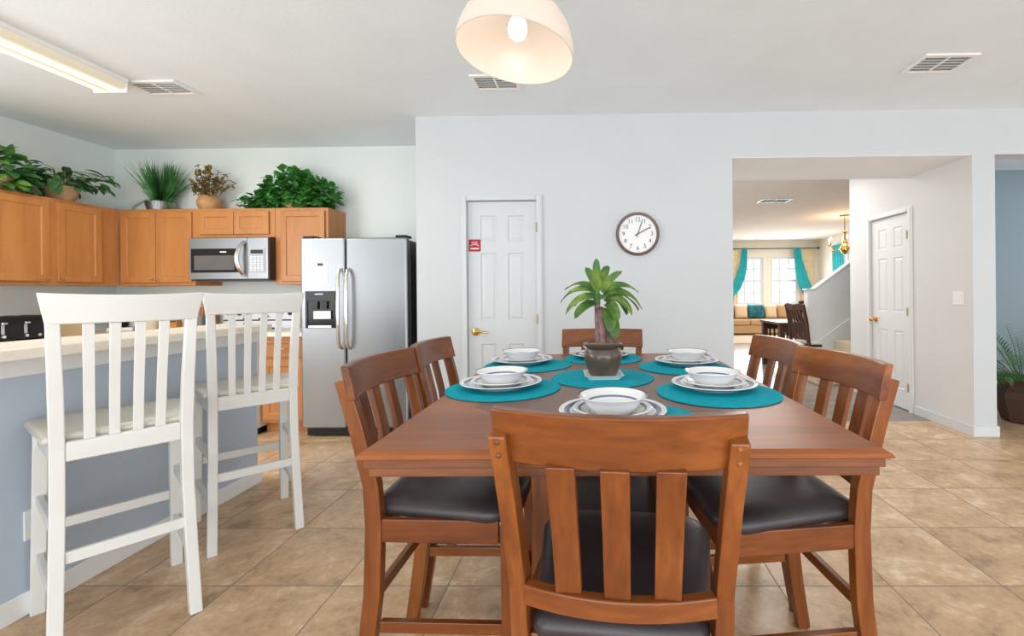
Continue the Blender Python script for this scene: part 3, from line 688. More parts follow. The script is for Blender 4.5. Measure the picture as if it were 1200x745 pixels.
MB().lathe([(0, 0.1705), (0.054, 0.1705), (0.054, 0.182), (0.02, 0.19), (0.016, 0.205), (0, 0.21)], 28).build('lid', M['spoon'], t, smooth=True)
t = thing('food_packet', 'orange and black food packet on the back worktop', 'packet', (-4.12, 4.36, WT), 5)
MB().loft([[(-0.055, -0.035, 0), (0.055, -0.035, 0), (0.055, 0.035, 0), (-0.055, 0.035, 0)], [(-0.06, -0.038, 0.06), (0.06, -0.038, 0.06), (0.06, 0.038, 0.06), (-0.06, 0.038, 0.06)], [(-0.055, -0.015, 0.15), (0.055, -0.015, 0.15), (0.055, 0.015, 0.15), (-0.055, 0.015, 0.15)], [(-0.055, -0.003, 0.17), (0.055, -0.003, 0.17), (0.055, 0.003, 0.17), (-0.055, 0.003, 0.17)]]).build('pouch', M['amber'], t, smooth=True, angle=60)
MB().box(-0.05, 0.05, -0.0375, -0.0365, 0.075, 0.09).build('printed_band', M['ink'], t)
t = thing('cutting_board', 'wooden cutting board leaning behind the utensil crock', 'cutting board', (-3.93, 4.545, WT), 0)
MB().box(-0.10, 0.10, -0.012, 0.012, 0, 0.22).build('board', M['spoon'], t, bevel=0.006)
MB().box(-0.025, 0.025, -0.010, 0.010, 0.2202, 0.27).build('grip', M['spoon'], t, bevel=0.004)
t = thing('utensil_crock', 'grey crock of cooking utensils left of the stove', 'crock', (-3.835, 4.36, WT))
MB().lathe([(0, 0), (0.05, 0), (0.052, 0.14), (0.046, 0.14), (0.044, 0.01), (0, 0.01)], 28).build('crock', M['crock'], t, smooth=True)
for i, (dx, dy, h) in enumerate(((-0.05, 0.02, 0.27), (0.03, -0.02, 0.29), (0.055, 0.03, 0.25), (-0.015, 0.04, 0.30))):
    m = MB().tube([(dx * 0.3, dy * 0.3, 0.02), (dx, dy, h - 0.05)], 0.006, 8)
    m.sphere((dx * 1.15, dy * 1.15, h - 0.02), 0.04, 12, (0.6, 0.25, 1)); m.build('utensil', M['spoon'] if i != 2 else M['crock'], t, smooth=True)
for i, (x, y, lb) in enumerate(((-2.09, 2.82, 'small dark and white bird figurine on the bar end, nearer the fridge'), (-2.20, 2.82, 'small dark and white bird figurine on the bar end, farther from the fridge'))):
    t = thing('figurine', lb, 'figurine', (x, y, 1.0605), 30 + 100 * i, 'bird figurines on the bar')
    MB().lathe([(0, 0), (0.016, 0), (0.014, 0.004), (0.005, 0.01), (0.005, 0.02), (0, 0.02)], 14).build('stand', M['brown_fig'], t, smooth=True)
    MB().sphere((0, 0, 0.032), 0.018, 14, (1.35, 0.85, 0.8)).sphere((0.022, 0, 0.048), 0.010, 12).build('body', M['brown_fig'], t, smooth=True)
    MB().leaf((-0.014, 0, 0.036), (-1, 0, 0.9), (0, 0, 1), 0.035, 0.016, 0, 4).build('tail', M['white'], t)
    MB().lathe([(0.004, 0), (0, 0.010)], 8, mat=Matrix.Translation((0.031, 0, 0.048)) @ Matrix.Rotation(R(90), 4, 'Y')).build('beak', M['amber'], t)

# ------------------------------------------------------------------ plants
def rnd(a, b): return random.uniform(a, b)
def bushy(mb, c, rad, n, size, shape='heart', low=-0.2, droop=0.6, width=0.75, jitter=0.25, flat=None):
    for _ in range(n):
        th = rnd(0, 2 * math.pi); ph = math.asin(rnd(low, 1)); q = rnd(0.55, 1.05)
        d = Vector((math.cos(th) * math.cos(ph), math.sin(th) * math.cos(ph), math.sin(ph)))
        p = Vector((c[0] + d.x * rad[0] * q, c[1] + d.y * rad[1] * q, c[2] + d.z * rad[2] * q))
        if flat is not None and p.z < flat: p.z = flat + rnd(0, 0.03)
        dd = (d + Vector((rnd(-1, 1), rnd(-1, 1), rnd(-0.9, 0.3))) * 0.7).normalized()
        up = (d + Vector((0, 0, 0.6))).normalized()
        s = size * rnd(0.7, 1.25)
        mb.leaf(p, dd, up, s, s * width, droop * rnd(0.4, 1.2), 4, 0.12, shape)

TOP = UB + UH + 0.0015
# pothos, far left
t = thing('potted_plant', 'trailing pothos plant at the far left on the cabinet top', 'plant', (-4.745, 3.50, TOP), 0, 'plants on the kitchen cabinets')
MB().lathe([(0, 0), (0.09, 0), (0.12, 0.12), (0.11, 0.12), (0.085, 0.01), (0, 0.01)], 28).build('pot', M['basket_tan'], t, smooth=True)
m = MB(); bushy(m, (0.03, -0.04, 0.12), (0.16, 0.22, 0.26), 130, 0.10, low=-0.25, flat=0.01)
for _ in range(26): 
    p = (rnd(0.10, 0.19), rnd(-0.2, 0.13), rnd(0.0, 0.07)); m.leaf(p, (0.8, rnd(-0.6, 0.6), -0.2), (0, 0, 1), rnd(0.07, 0.11), 0.075, 0.9, 4, 0.1, 'heart')
m.clamp(x0=-0.18, y1=0.215, z0=0.001).build('foliage', M['pothos'], t, smooth=True, normals=False)
m = MB()
for k in range(9): m.tube([(0, 0, 0.08), (rnd(-0.06, 0.08), rnd(-0.12, 0.12), 0.2), (rnd(-0.08, 0.16), rnd(-0.2, 0.14), rnd(0.2, 0.32))], 0.004, 6)
m.build('stems', M['stem'], t)
# vine in tan basket
t = thing('potted_plant', 'leafy vine in a round tan basket on the left cabinet top', 'plant', (-4.70, 3.93, TOP), 0, 'plants on the kitchen cabinets')
MB().lathe([(0, 0), (0.06, 0), (0.098, 0.06), (0.107, 0.115), (0.101, 0.138), (0.093, 0.138), (0.094, 0.11), (0.05, 0.012), (0, 0.012)], 32).build('pot', M['basket_tan'], t, smooth=True)
m = MB(); ms = MB()
for k in range(40):
    th = rnd(0, 6.28); out = rnd(0.08, 0.36); z = rnd(0.17, 0.36) - out * 0.22
    e = Vector((math.cos(th) * min(out, 0.22), math.sin(th) * out * 1.05, z)); mid = Vector((e.x * 0.45, e.y * 0.45, max(0.17, z * 0.95)))
    ms.tube([(e.x * 0.1, e.y * 0.1, 0.12), mid, e], 0.003, 5)
    for q in range(2):
        m.leaf(e + Vector((rnd(-.02, .02), rnd(-.03, .03), rnd(-.03, .03))), (math.cos(th + rnd(-.7, .7)), math.sin(th + rnd(-.7, .7)), rnd(-0.5, 0.35)), (0, 0, 1), rnd(0.09, 0.16), rnd(0.045, 0.065), 0.6, 5, 0.15)
for k in range(40):
    th = rnd(0, 6.28); m.leaf((math.cos(th) * 0.06, math.sin(th) * 0.07, rnd(0.14, 0.2)), (math.cos(th), math.sin(th), rnd(0.1, 0.8)), (0, 0, 1), rnd(0.09, 0.15), 0.06, 0.7, 5, 0.15)
for k in range(3): m.leaf((0.10, -0.14 + rnd(-0.05, 0.05), 0.16 + rnd(-0.02, 0.05)), (0.4, -0.5 + rnd(-0.3, 0.3), -0.6), (0.6, 0, 0.8), 0.15, 0.07, 0.6, 5, 0.15)
m.clamp(x0=-0.225, y0=-0.208, y1=0.25, z0=0.001).build('foliage', M['vine'], t, smooth=True, normals=False); ms.clamp(x0=-0.225, y0=-0.205, y1=0.25, z0=0.001).build('stems', M['stem'], t)
# grass
t = thing('potted_grass', 'tall spiky green grass in a silver pot on the cabinets', 'plant', (-4.31, 4.44, TOP), 0, 'plants on the kitchen cabinets')
MB().lathe([(0, 0), (0.10, 0), (0.122, 0.095), (0.112, 0.095), (0.095, 0.01), (0, 0.01)], 32).build('pot', M['steel'], t, smooth=True)
m = MB()
for k in range(560):
    th = rnd(0, 6.28); lean = abs(random.gauss(0, 0.26)); l = rnd(0.26, 0.45)
    yy = math.sin(th) * 0.6
    m.leaf((math.cos(th) * rnd(0, 0.09), yy * 0.06, 0.08), (math.cos(th) * lean, yy * lean, 1), (yy, -math.cos(th), 0.01), l, 0.010, lean * 1.3, 5, 0.05, 'blade')
for k in range(22):
    th = rnd(3.3, 6.1); m.leaf((math.cos(th) * 0.1, math.sin(th) * 0.05, 0.09), (math.cos(th), math.sin(th) * 0.5, 0.5), (0, 0, 1), rnd(0.18, 0.28), 0.008, 2.2, 6, 0.05, 'blade')
m.clamp(x0=-0.30, x1=0.24, y1=0.145, z0=0.001).build('foliage', M['grass'], t, smooth=True, normals=False)
# brown-leaf branches
t = thing('potted_plant', 'sprigs of small olive brown leaves in a tan jar', 'plant', (-3.80, 4.42, TOP), 0, 'plants on the kitchen cabinets')
MB().lathe([(0, 0), (0.07, 0), (0.098, 0.05), (0.10, 0.09), (0.082, 0.14), (0.07, 0.15), (0.062, 0.148), (0.05, 0.02), (0, 0.02)], 32).build('pot', M['vase_tan'], t, smooth=True)
m = MB(); ms = MB()
for k in range(30):
    th = rnd(0, 6.28); sp = rnd(0.02, 0.26); e = Vector((math.cos(th) * sp * 1.1, math.sin(th) * sp * 0.4, rnd(0.30, 0.50) - sp * 0.45))
    b0 = Vector((math.cos(th) * 0.02, math.sin(th) * 0.02, 0.08)); md = b0.lerp(e, 0.5) + Vector((0, 0, 0.03))
    ms.tube([b0, md, e], 0.0025, 5)
    for q in range(11):
        tt = rnd(0.35, 1.02); p = b0.lerp(md, tt * 2) if tt < 0.5 else md.lerp(e, tt * 2 - 1)
        m.leaf(p, (rnd(-1, 1), rnd(-1, 0.6), rnd(-0.3, 0.8)), (0, -0.4, 1), rnd(0.035, 0.055), 0.034, 0.4, 3, 0.15, 'heart')
m.clamp(x0=-0.145, y1=0.16, z0=0.001).build('foliage', M['brown_leaf'], t, smooth=True, normals=False); ms.clamp(x0=-0.145, y1=0.16).build('stems', M['twig'], t)
# big ivy
t = thing('potted_ivy', 'wide mound of bright green ivy above the fridge cabinet', 'plant', (-2.95, 4.43, TOP), 0, 'plants on the kitchen cabinets')
MB().lathe([(0, 0), (0.10, 0), (0.11, 0.08), (0.10, 0.08), (0.09, 0.01), (0, 0.01)], 28).build('pot', M['basket_tan'], t, smooth=True)
m = MB()
bushy(m, (-0.02, -0.02, 0.13), (0.30, 0.12, 0.27), 560, 0.062, low=-0.35, width=0.98, flat=0.02)
bushy(m, (0.24, -0.02, 0.10), (0.20, 0.12, 0.19), 240, 0.060, low=-0.3, width=0.98, flat=0.02)
bushy(m, (-0.28, -0.02, 0.06), (0.17, 0.12, 0.11), 150, 0.058, low=-0.3, width=0.98, flat=0.02)
for k in range(110): m.leaf((rnd(-0.46, 0.40), rnd(-0.17, -0.06), rnd(0.02, 0.12)), (rnd(-0.6, 0.6), -0.8, -0.1), (0, 0, 1), rnd(0.045, 0.065), 0.06, 0.9, 4, 0.1, 'heart')
m.clamp(y1=0.152, z0=0.001).build('foliage', M['ivy'], t, smooth=True, normals=False)
m = MB()
for k in range(14): m.tube([(0, 0, 0.1), (rnd(-0.15, 0.15), rnd(-0.06, 0.06), 0.2), (rnd(-0.36, 0.36), rnd(-0.1, 0.1), rnd(0.08, 0.28))], 0.003, 5)
m.build('stems', M['stem'], t)

# ------------------------------------------------------------------ bar stools
def make_stool(label, loc, rz):
    t = thing('bar_stool', label, 'stool', loc, rz, 'white bar stools at the breakfast bar')
    w = M['stool']
    for s in (-1, 1):
        MB().sweep([(s * 0.180, -0.247, 0), (s * 0.174, -0.215, 0.25), (s * 0.169, -0.19, 0.5), (s * 0.168, -0.183, 0.72), (s * 0.171, -0.20, 0.92), (s * 0.177, -0.232, 1.157)], [0.019] * 5 + [0.017], [0.021, 0.021, 0.021, 0.021, 0.018, 0.014], (1, 0, 0)).build('leg', w, t, bevel=0.004)
        MB().sweep([(s * 0.205, 0.247, 0), (s * 0.195, 0.20, 0.733)], 0.0205, 0.0205, (1, 0, 0)).build('leg', w, t, bevel=0.004)
        for z in (0.225, 0.455):
            yb = -0.22 + z * 0.03 + 0.02; yf = 0.247 - 0.064 * z - 0.02
            MB().sweep([(s * 0.176, yb, z), (s * 0.199, yf, z)], 0.010, 0.018, (1, 0, 0)).build('side_stretcher', w, t, bevel=0.003)
    MB().sweep([(-0.154, -0.208, 0.352), (0.154, -0.208, 0.352)], 0.010, 0.020, (0, 1, 0)).build('back_stretcher', w, t, bevel=0.003)
    MB().sweep([(-0.179, 0.225, 0.335), (0.179, 0.225, 0.335)], 0.010, 0.020, (0, 1, 0)).build('front_stretcher', w, t, bevel=0.003)
    ap = MB().box(-0.178, 0.178, 0.19, 0.21, 0.668, 0.732)
    for s in (-1, 1): ap.sweep([(s * 0.172, -0.16, 0.70), (s * 0.195, 0.185, 0.70)], 0.010, 0.032, (1, 0, 0))
    ap.build('seat_apron', w, t, bevel=0.003)
    MB().box(-0.149, 0.149, -0.202, -0.168, 0.676, 0.742).build('back_lower_rail', w, t, bevel=0.004)
    # seat
    out = [(-0.2, -0.165), (0.2, -0.165)]
    cr = 0.06
    for cx, cy, a0 in ((0.235 - cr, 0.265 - cr, 0), (-0.235 + cr, 0.265 - cr, 90)):
        for k in range(6):
            a = R(a0 + 18 * k); out.append((cx + cr * math.cos(a), cy + cr * math.sin(a)))
    cent = (0, 0.05)
    sc = lambda q, z: [(cent[0] + (x - cent[0]) * q, cent[1] + (y - cent[1]) * q, z) for x, y in out]
    MB().loft([sc(0.95, 0.7335), sc(1, 0.742), sc(1, 0.758), sc(0.97, 0.766), sc(0.7, 0.762), sc(0.3, 0.758)]).build('seat', M['stool_seat'], t, smooth=True, angle=60)
    # slats
    for k in range(4):
        x = -0.094 + 0.0627 * k
        MB().sweep([(x * 0.98, -0.186, 0.7425), (x, -0.205, 0.92), (x * 1.03, -0.236 - 0.016 * (1 - (x / 0.2) ** 2), 1.150)], 0.0145, 0.006, (1, 0, 0)).build('slat', w, t, bevel=0.002)
    # top rail, flared ends, bowed back
    m = MB(); rings = []
    for k in range(13):
        u = -1 + 2 * k / 12
        bow = -0.026 * (1 - u * u)
        y0, y1 = -0.232 + bow, -0.254 + bow
        hw0, hw1 = 0.194, 0.211
        dz = -0.008 * (1 - u * u)
        rings.append([(u * hw0, y0 + 0.011, 1.150), (u * hw0, y0 - 0.011, 1.150), (u * hw1, y1 - 0.011, 1.256 + dz), (u * hw1, y1 + 0.011, 1.256 + dz)])
    m.loft(rings).build('top_rail', w, t, bevel=0.004, smooth=True, angle=30)
    return t
st0 = make_stool('white slat-back bar stool nearest the camera, by the wall outlet', (-1.878, 1.757, 0), 52.5)
dup(st0, (-1.878, 2.425, 0), 45.5, 'white slat-back bar stool farther along the bar, toward the fridge')

# ------------------------------------------------------------------ dining chairs
def make_chair(label, loc, rz):
    t = thing('dining_chair', label, 'chair', loc, rz, 'counter-height chairs around the dining table')
    wz, wx, wy = M['wood_z'], M['wood_x'], M['wood_y']
    for s in (-1, 1):
        lg = MB().sweep([(s * 0.193, -0.262, 0), (s * 0.193, -0.235, 0.17), (s * 0.192, -0.212, 0.36), (s * 0.192, -0.205, 0.56), (s * 0.194, -0.212, 0.68), (s * 0.203, -0.252, 0.86), (s * 0.2095, -0.2885, 0.992)],
                        [0.0165] * 7, [0.022, 0.024, 0.025, 0.025, 0.023, 0.021, 0.020], (1, 0, 0)).build('back_leg', wz, t, bevel=0.003)
        pg = MB()
        for z in (0.952, 0.978):
            pg.sphere((s * 0.2085, -0.2885 - 0.021 + (0.992 - z) * 0.27, z), 0.0058, 10, (1, 0.7, 1))
        pg.build('peg', wz, lg, smooth=True)
        MB().sweep([(s * 0.196, 0.195, 0), (s * 0.196, 0.190, 0.3), (s * 0.196, 0.188, 0.572)], [0.016, 0.0185, 0.0195], [0.016, 0.0185, 0.0195], (1, 0, 0)).build('front_leg', wz, t, bevel=0.003)
        MB().sweep([(s * 0.193, -0.191, 0.264), (s * 0.196, 0.172, 0.264)], 0.010, 0.0165, (1, 0, 0)).build('side_stretcher', wy, t, bevel=0.002)
    MB().sweep([(-0.176, -0.216, 0.342), (0.176, -0.216, 0.342)], 0.010, 0.0165, (0, 1, 0)).build('back_stretcher', wx, t, bevel=0.002)
    MB().sweep([(-0.178, 0.190, 0.255), (0.178, 0.190, 0.255)], 0.011, 0.018, (0, 1, 0)).build('front_stretcher', wx, t, bevel=0.002)
    ap = MB().box(-0.176, 0.176, 0.178, 0.200, 0.515, 0.581).box(-0.175, 0.175, -0.214, -0.192, 0.515, 0.574)
    for s in (-1, 1): ap.sweep([(s * 0.197, -0.181, 0.549), (s * 0.2045, 0.165, 0.549)], 0.0095, 0.034, (1, 0, 0))
    ap.build('seat_frame', wy, t, bevel=0.003)
    out = []
    cr = 0.075
    # outline: narrower at the back, rounded front corners
    for cx, cy, a0, cr in ((0.222 - 0.085, 0.218 - 0.085, 0, 0.085), (-0.222 + 0.085, 0.218 - 0.085, 90, 0.085), (-0.171 + 0.03, -0.236 + 0.03, 180, 0.03), (0.171 - 0.03, -0.236 + 0.03, 270, 0.03)):
        for k in range(8):
            a = R(a0 + 90 * k / 7); out.append((cx + cr * math.cos(a), cy + cr * math.sin(a)))
    sc = lambda q, z: [(x * q, 0.02 + (y - 0.02) * q, z) for x, y in out]
    MB().loft([sc(0.95, 0.5745), sc(0.985, 0.581), sc(1.0, 0.592), sc(0.99, 0.605), sc(0.95, 0.617), sc(0.86, 0.626), sc(0.65, 0.632), sc(0.3, 0.635)]).build('seat_cushion', M['leather'], t, smooth=True, angle=180)
    bow = lambda x, d: -d * (1 - (x / 0.2275) ** 2)
    # lower back rail
    pts = [(x, -0.214 + bow(x, 0.05), 0.670) for x in [-0.176 + 0.352 * k / 10 for k in range(11)]]
    MB().sweep(pts, 0.019, 0.012, (0, 0, 1)).build('back_lower_rail', wx, t, bevel=0.003)
    # slats
    for x in (-0.093, 0.0, 0.093):
        MB().sweep([(x * 0.97, -0.214 + bow(x, 0.046), 0.6895), (x, -0.232 + bow(x, 0.044), 0.80), (x * 1.03, -0.268 + bow(x, 0.043), 0.940)], [0.024, 0.0245, 0.0255], 0.0085, (1, 0, 0)).build('slat', wz, t, bevel=0.002)
    rings = []
    for k in range(17):
        x = -0.2275 + 0.455 * k / 16
        y0 = -0.2515 + bow(x, 0.046); lean = -0.024
        rings.append([(x, y0 + 0.012, 0.933), (x, y0 - 0.0135, 0.933), (x, y0 - 0.0135 + lean, 1.033), (x, y0 + 0.012 + lean, 1.033)])
    MB().loft(rings).build('top_rail', wx, t, bevel=0.004, smooth=True, angle=30)
    return t
ch0 = make_chair('wooden dining chair in front, its back to the camera', (0.067, 1.076, 0), -6)
dup(ch0, (-0.440, 1.512, 0), -91, 'wooden dining chair on the left table side, nearer the front')
dup(ch0, (-0.434, 1.986, 0), -89, 'wooden dining chair on the left table side, nearer the pantry door')
dup(ch0, (0.525, 1.460, 0), 96, 'wooden dining chair on the right table side, nearer the front')
dup(ch0, (0.512, 1.948, 0), 92, 'wooden dining chair on the right table side, nearer the hall opening')
dup(ch0, (0.025, 2.285, 0), 175, 'wooden dining chair at the far table end behind the plant')

# ------------------------------------------------------------------ dining table
TX0, TX1, TY0, TY1, TZ = -0.496, 0.611, 0.922, 2.420, 0.914
t = thing('dining_table', 'square counter-height wooden dining table laid with teal mats', 'table', (0, 0, 0))
m = MB()
def rect_ring(i, z): return [(TX0 + i, TY0 + i, z), (TX1 - i, TY0 + i, z), (TX1 - i, TY1 - i, z), (TX0 + i, TY1 - i, z)]
m.loft([rect_ring(0.004, 0.897), rect_ring(0.0, 0.900), rect_ring(0.004, 0.907), rect_ring(0.016, TZ), rect_ring(0.2, TZ)])
top = m.build('tabletop', M['table'], t)
m = MB(); cx, cy = (TX0 + TX1) / 2, (TY0 + TY1) / 2
m.prism([(cx - 0.34, TY0 + 0.31), (cx + 0.34, TY0 + 0.31), (cx + 0.40, TY0 + 0.37), (cx + 0.40, TY1 - 0.37), (cx + 0.34, TY1 - 0.31), (cx - 0.34, TY1 - 0.31), (cx - 0.40, TY1 - 0.37), (cx - 0.40, TY0 + 0.37)], TZ - 0.004, TZ + 0.0004)
m.build('centre_leaf', M['table_leaf'], top)
MB().box(TX0 + 0.012, TX1 - 0.012, TY0 + 0.012, TY1 - 0.012, 0.8765, 0.8968).build('edge_layer', M['table_edge'], t, bevel=0.002)
MB().box(TX0 + 0.022, TX1 - 0.022, TY0 + 0.016, TY1 - 0.016, 0.8575, 0.8763).build('lower_edge_layer', M['table_edge'], t, bevel=0.002)
bx, by = 0.043, 1.68
for x in (bx - 0.214, bx + 0.214):
    for y in (by - 0.22, by + 0.22): MB().box(x - 0.032, x + 0.032, y - 0.032, y + 0.032, 0.0, 0.857).build('leg', M['wood_z'], t, bevel=0.004)
MB().box(bx - 0.18, bx + 0.18, by - 0.20, by + 0.20, 0.10, 0.50).build('pedestal_box', M['dark_wood'], t, bevel=0.004)
MB().box(bx - 0.182, bx + 0.182, by - 0.252, by - 0.19, 0.02, 0.09).box(bx - 0.182, bx + 0.182, by + 0.19, by + 0.252, 0.02, 0.09).build('foot_rail', M['wood_x'], t, bevel=0.004)

# ------------------------------------------------------------------ table settings
def octo(r, rot=0, n=64):
    pts = []
    for k in range(n):
        a = 2 * math.pi * k / n
        f = 1.0
        q = (a % (math.pi / 4)) - math.pi / 8
        f = 1 - 0.35 * (1 - math.cos(math.pi / 8) / math.cos(q) ) * 0 
        pts.append((r * f * math.cos(a + rot), r * f * math.sin(a + rot)))
    return pts
MZ = TZ + 0.0012
settings = [  # mat x, y ; plate x, y (or None) ; words
    (-0.309, 1.54, -0.320, 1.555, 'at the front left of the table'),
    (-0.295, 2.03, -0.330, 2.085, 'at the back left of the table'),
    (0.398, 1.455, 0.402, 1.515, 'at the front right of the table'),
    (0.388, 1.955, 0.415, 2.03, 'at the back right of the table'),
    (0.085, 1.130, 0.048, 1.175, 'at the near end behind the front chair'),
    (0.045, 2.225, 0.035, 2.245, 'at the far end behind the potted plant'),
    (0.034, 1.722, None, None, 'under the potted plant at the table centre'),
]
def mat_mesh():
    return MB().prism(octo(0.194), 0, 0.0026)
base_mat = mat_mesh().build('placemat', M['teal'], bevel=0.0006)
def plate_prof():
    return [(0, 0), (0.088, 0), (0.092, 0.003), (0.115, 0.013), (0.138, 0.019), (0.140, 0.0205), (0.138, 0.0225), (0.112, 0.0165), (0.090, 0.0075), (0, 0.0065)]
base_plate = MB().lathe(plate_prof(), 56).build('dinner_plate', M['plate'], smooth=True)
base_side = MB().lathe([(0, 0), (0.062, 0), (0.066, 0.003), (0.085, 0.012), (0.101, 0.017), (0.103, 0.0185), (0.101, 0.0202), (0.083, 0.0155), (0.064, 0.0068), (0, 0.006)], 52).build('side_plate', M['salad'], smooth=True)
base_bowl = MB().lathe([(0, 0), (0.052, 0), (0.055, 0.004), (0.063, 0.011), (0.075, 0.027), (0.083, 0.0375), (0.090, 0.0425), (0.0898, 0.0445), (0.081, 0.0412), (0.072, 0.031), (0.059, 0.016), (0.048, 0.007), (0, 0.006)], 56).build('bowl', M['bowl'], smooth=True)
base_bowl.data.materials.append(M['glaze'])
for p in base_bowl.data.polygons:
    if p.normal.x * p.center.x + p.normal.y * p.center.y > 0 or p.normal.z < -0.5: p.material_index = 1
def put(base, first, loc, label, cat, group, rz):
    o = base if first else base.copy()
    if not first: C.objects.link(o)
    o.location = loc; o.rotation_euler = (0, 0, rz); tag(o, label, cat, group); return o
for i, (mx, my, px, py, where) in enumerate(settings):
    put(base_mat, i == 0, (mx, my, MZ), 'round teal placemat ' + where, 'placemat', 'teal placemats', rnd(0, 6))
    if px is None: continue
    put(base_plate, i == 0, (px, py, MZ + 0.0034), 'blue-banded white dinner plate ' + where, 'plate', 'dinner plates', rnd(0, 6))
    put(base_side, i == 0, (px, py, MZ + 0.0034 + 0.0072), 'blue-ringed white side plate under the bowl ' + where, 'plate', 'side plates', rnd(0, 6))
    put(base_bowl, i == 0, (px + rnd(-.006, .006), py - 0.004, MZ + 0.0034 + 0.0078 + 0.0072), 'white bowl with dark blue rim ' + where, 'bowl', 'bowls', rnd(0, 6))

# centre plant
PX, PY = 0.036, 1.722
t = thing('plant_saucer', 'square white saucer under the bronze plant pot', 'saucer', (PX, PY, MZ + 0.0032), 4)
sq = lambda h, z: [(x, y, z) for x, y in ((-h, -h * 0.86), (-h * 0.86, -h), (h * 0.86, -h), (h, -h * 0.86), (h, h * 0.86), (h * 0.86, h), (-h * 0.86, h), (-h, h * 0.86))]
MB().loft([sq(0.058, 0), sq(0.060, 0.004), sq(0.073, 0.016), sq(0.070, 0.016), sq(0.058, 0.006), sq(0.02, 0.006)]).build('tray', M['white'], t)
t = thing('potted_plant', 'dracaena with bark canes in a bronze pot on the dining table', 'plant', (PX, PY, MZ + 0.0105))
MB().lathe([(0, 0), (0.048, 0), (0.054, 0.006), (0.068, 0.045), (0.073, 0.072), (0.069, 0.094), (0.062, 0.104), (0.064, 0.108), (0.074, 0.113), (0.075, 0.121), (0.070, 0.124), (0.060, 0.118), (0.058, 0.108), (0, 0.104)], 48).build('pot', M['clay'], t, smooth=True, angle=60)
MB().lathe([(0.0597, 0.112), (0.05, 0.120), (0.03, 0.123), (0, 0.124)], 28).build('soil', M['soil'], t, smooth=True)
for bx_, by_, tx_, ty_, h, r in ((-0.018, 0.0, -0.022, 0.0, 0.285, 0.011), (0.002, -0.012, -0.004, -0.008, 0.25, 0.012), (0.020, 0.0, 0.014, 0.004, 0.24, 0.011), (0.028, -0.004, 0.030, -0.006, 0.20, 0.010), (-0.006, 0.014, -0.010, 0.010, 0.26, 0.010)):
    n = 8; pts = []; rr = []
    for k in range(n):
        q = k / (n - 1); pts.append((bx_ + (tx_ - bx_) * q + rnd(-.0015, .0015), by_ + (ty_ - by_) * q + rnd(-.0015, .0015), 0.115 + (h - 0.115) * q)); rr.append(r * rnd(0.85, 1.2))
    MB().tube(pts, rr, 10).build('cane', M['bark'], t, smooth=True)
m = MB()
Lv = [  # azimuth deg, elevation, length, width, z, droop, x-offset
    (180, 35, 0.165, 0.040, 0.315, 1.5, -0.02), (200, 22, 0.16, 0.042, 0.295, 1.5, -0.02), (215, 5, 0.125, 0.044, 0.275, 1.0, -0.02), (160, 45, 0.15, 0.036, 0.32, 1.3, -0.02),
    (235, 60, 0.12, 0.036, 0.32, 0.5, -0.02), (90, 85, 0.125, 0.03, 0.325, 0.1, -0.022), (60, 65, 0.12, 0.036, 0.325, 0.5, -0.01), (0, 45, 0.155, 0.04, 0.315, 1.4, 0.0), (-15, 35, 0.18, 0.042, 0.305, 1.7, 0.005),
    (-35, 25, 0.15, 0.044, 0.29, 1.6, 0.01), (20, 30, 0.17, 0.04, 0.30, 1.6, 0.01), (-60, 15, 0.12, 0.046, 0.27, 1.6, 0.01), (-80, 0, 0.12, 0.046, 0.255, 2.0, 0.015), (-75, -30, 0.11, 0.042, 0.23, 1.2, 0.03),
    (270, 40, 0.10, 0.042, 0.29, 1.2, 0.0), (140, 30, 0.15, 0.04, 0.30, 1.4, -0.01), (100, 35, 0.14, 0.04, 0.29, 1.3, 0), (45, 25, 0.15, 0.04, 0.28, 1.5, 0.01), (250, 75, 0.10, 0.032, 0.32, 0.3, -0.015), (-30, 62, 0.12, 0.034, 0.315, 0.8, 0.0)]
for az, el, l, w, z, dr, xo in Lv:
    d = (math.cos(R(az)) * math.cos(R(el)), math.sin(R(az)) * math.cos(R(el)), math.sin(R(el)))
    m.leaf((xo, 0, z), d, (rnd(-.2, .2), rnd(-.75, -.5), 0.75) if abs(math.sin(R(az))) < 0.95 else (0, -0.3, 1), l * 0.98, w * 1.05, dr * 1.15, 10, 0.16, 'strap')
m.tube([(-0.02, 0, 0.27), (-0.02, 0, 0.335)], [0.012, 0.008], 8)
m.build('foliage', M['drac'], t, smooth=True, normals=False)

# ------------------------------------------------------------------ wall items
t = thing('wall_clock', 'round brown-rimmed wall clock with white dial on the white wall', 'clock', (0.383, YW, 1.735), 0, rot=(R(90), 0, 0))
MB().lathe([(0, 0.0005), (0.178, 0.0005), (0.184, 0.008), (0.183, 0.024), (0.176, 0.032), (0.164, 0.030), (0.159, 0.020), (0.159, 0.0162), (0, 0.0162)], 64).build('rim', M['clock_rim'], t, smooth=True)
MB().lathe([(0, 0.0164), (0.1585, 0.0164), (0.1585, 0.0180), (0, 0.0180)], 64).build('dial', M['clock_face'], t)
m = MB()
for k in range(1, 13):
    a = R(90 - 30 * k); m.text(str(k), 0.050, Matrix.Translation((math.cos(a) * 0.120, math.sin(a) * 0.120, 0.0187)))
for k in range(60):
    a = R(6 * k); r_ = 0.0026 if k % 5 == 0 else 0.001
    m.lathe([(0, 0.0192), (r_, 0.0192), (r_, 0.0184), (0, 0.0184)], 8, (math.cos(a) * 0.147, math.sin(a) * 0.147, 0))
m.build('numerals', M['ink'], t)
def hand(a, l, back, w, z, nm):
    mt = Matrix.Rotation(R(-a), 4, 'Z'); MB().box(-w, w, -back, l, z, z + 0.0015, mt).build(nm, M['ink'], t)
hand(62, 0.112, 0.03, 0.0038, 0.0205, 'hour_hand'); hand(19, 0.128, 0.03, 0.0030, 0.0225, 'minute_hand')
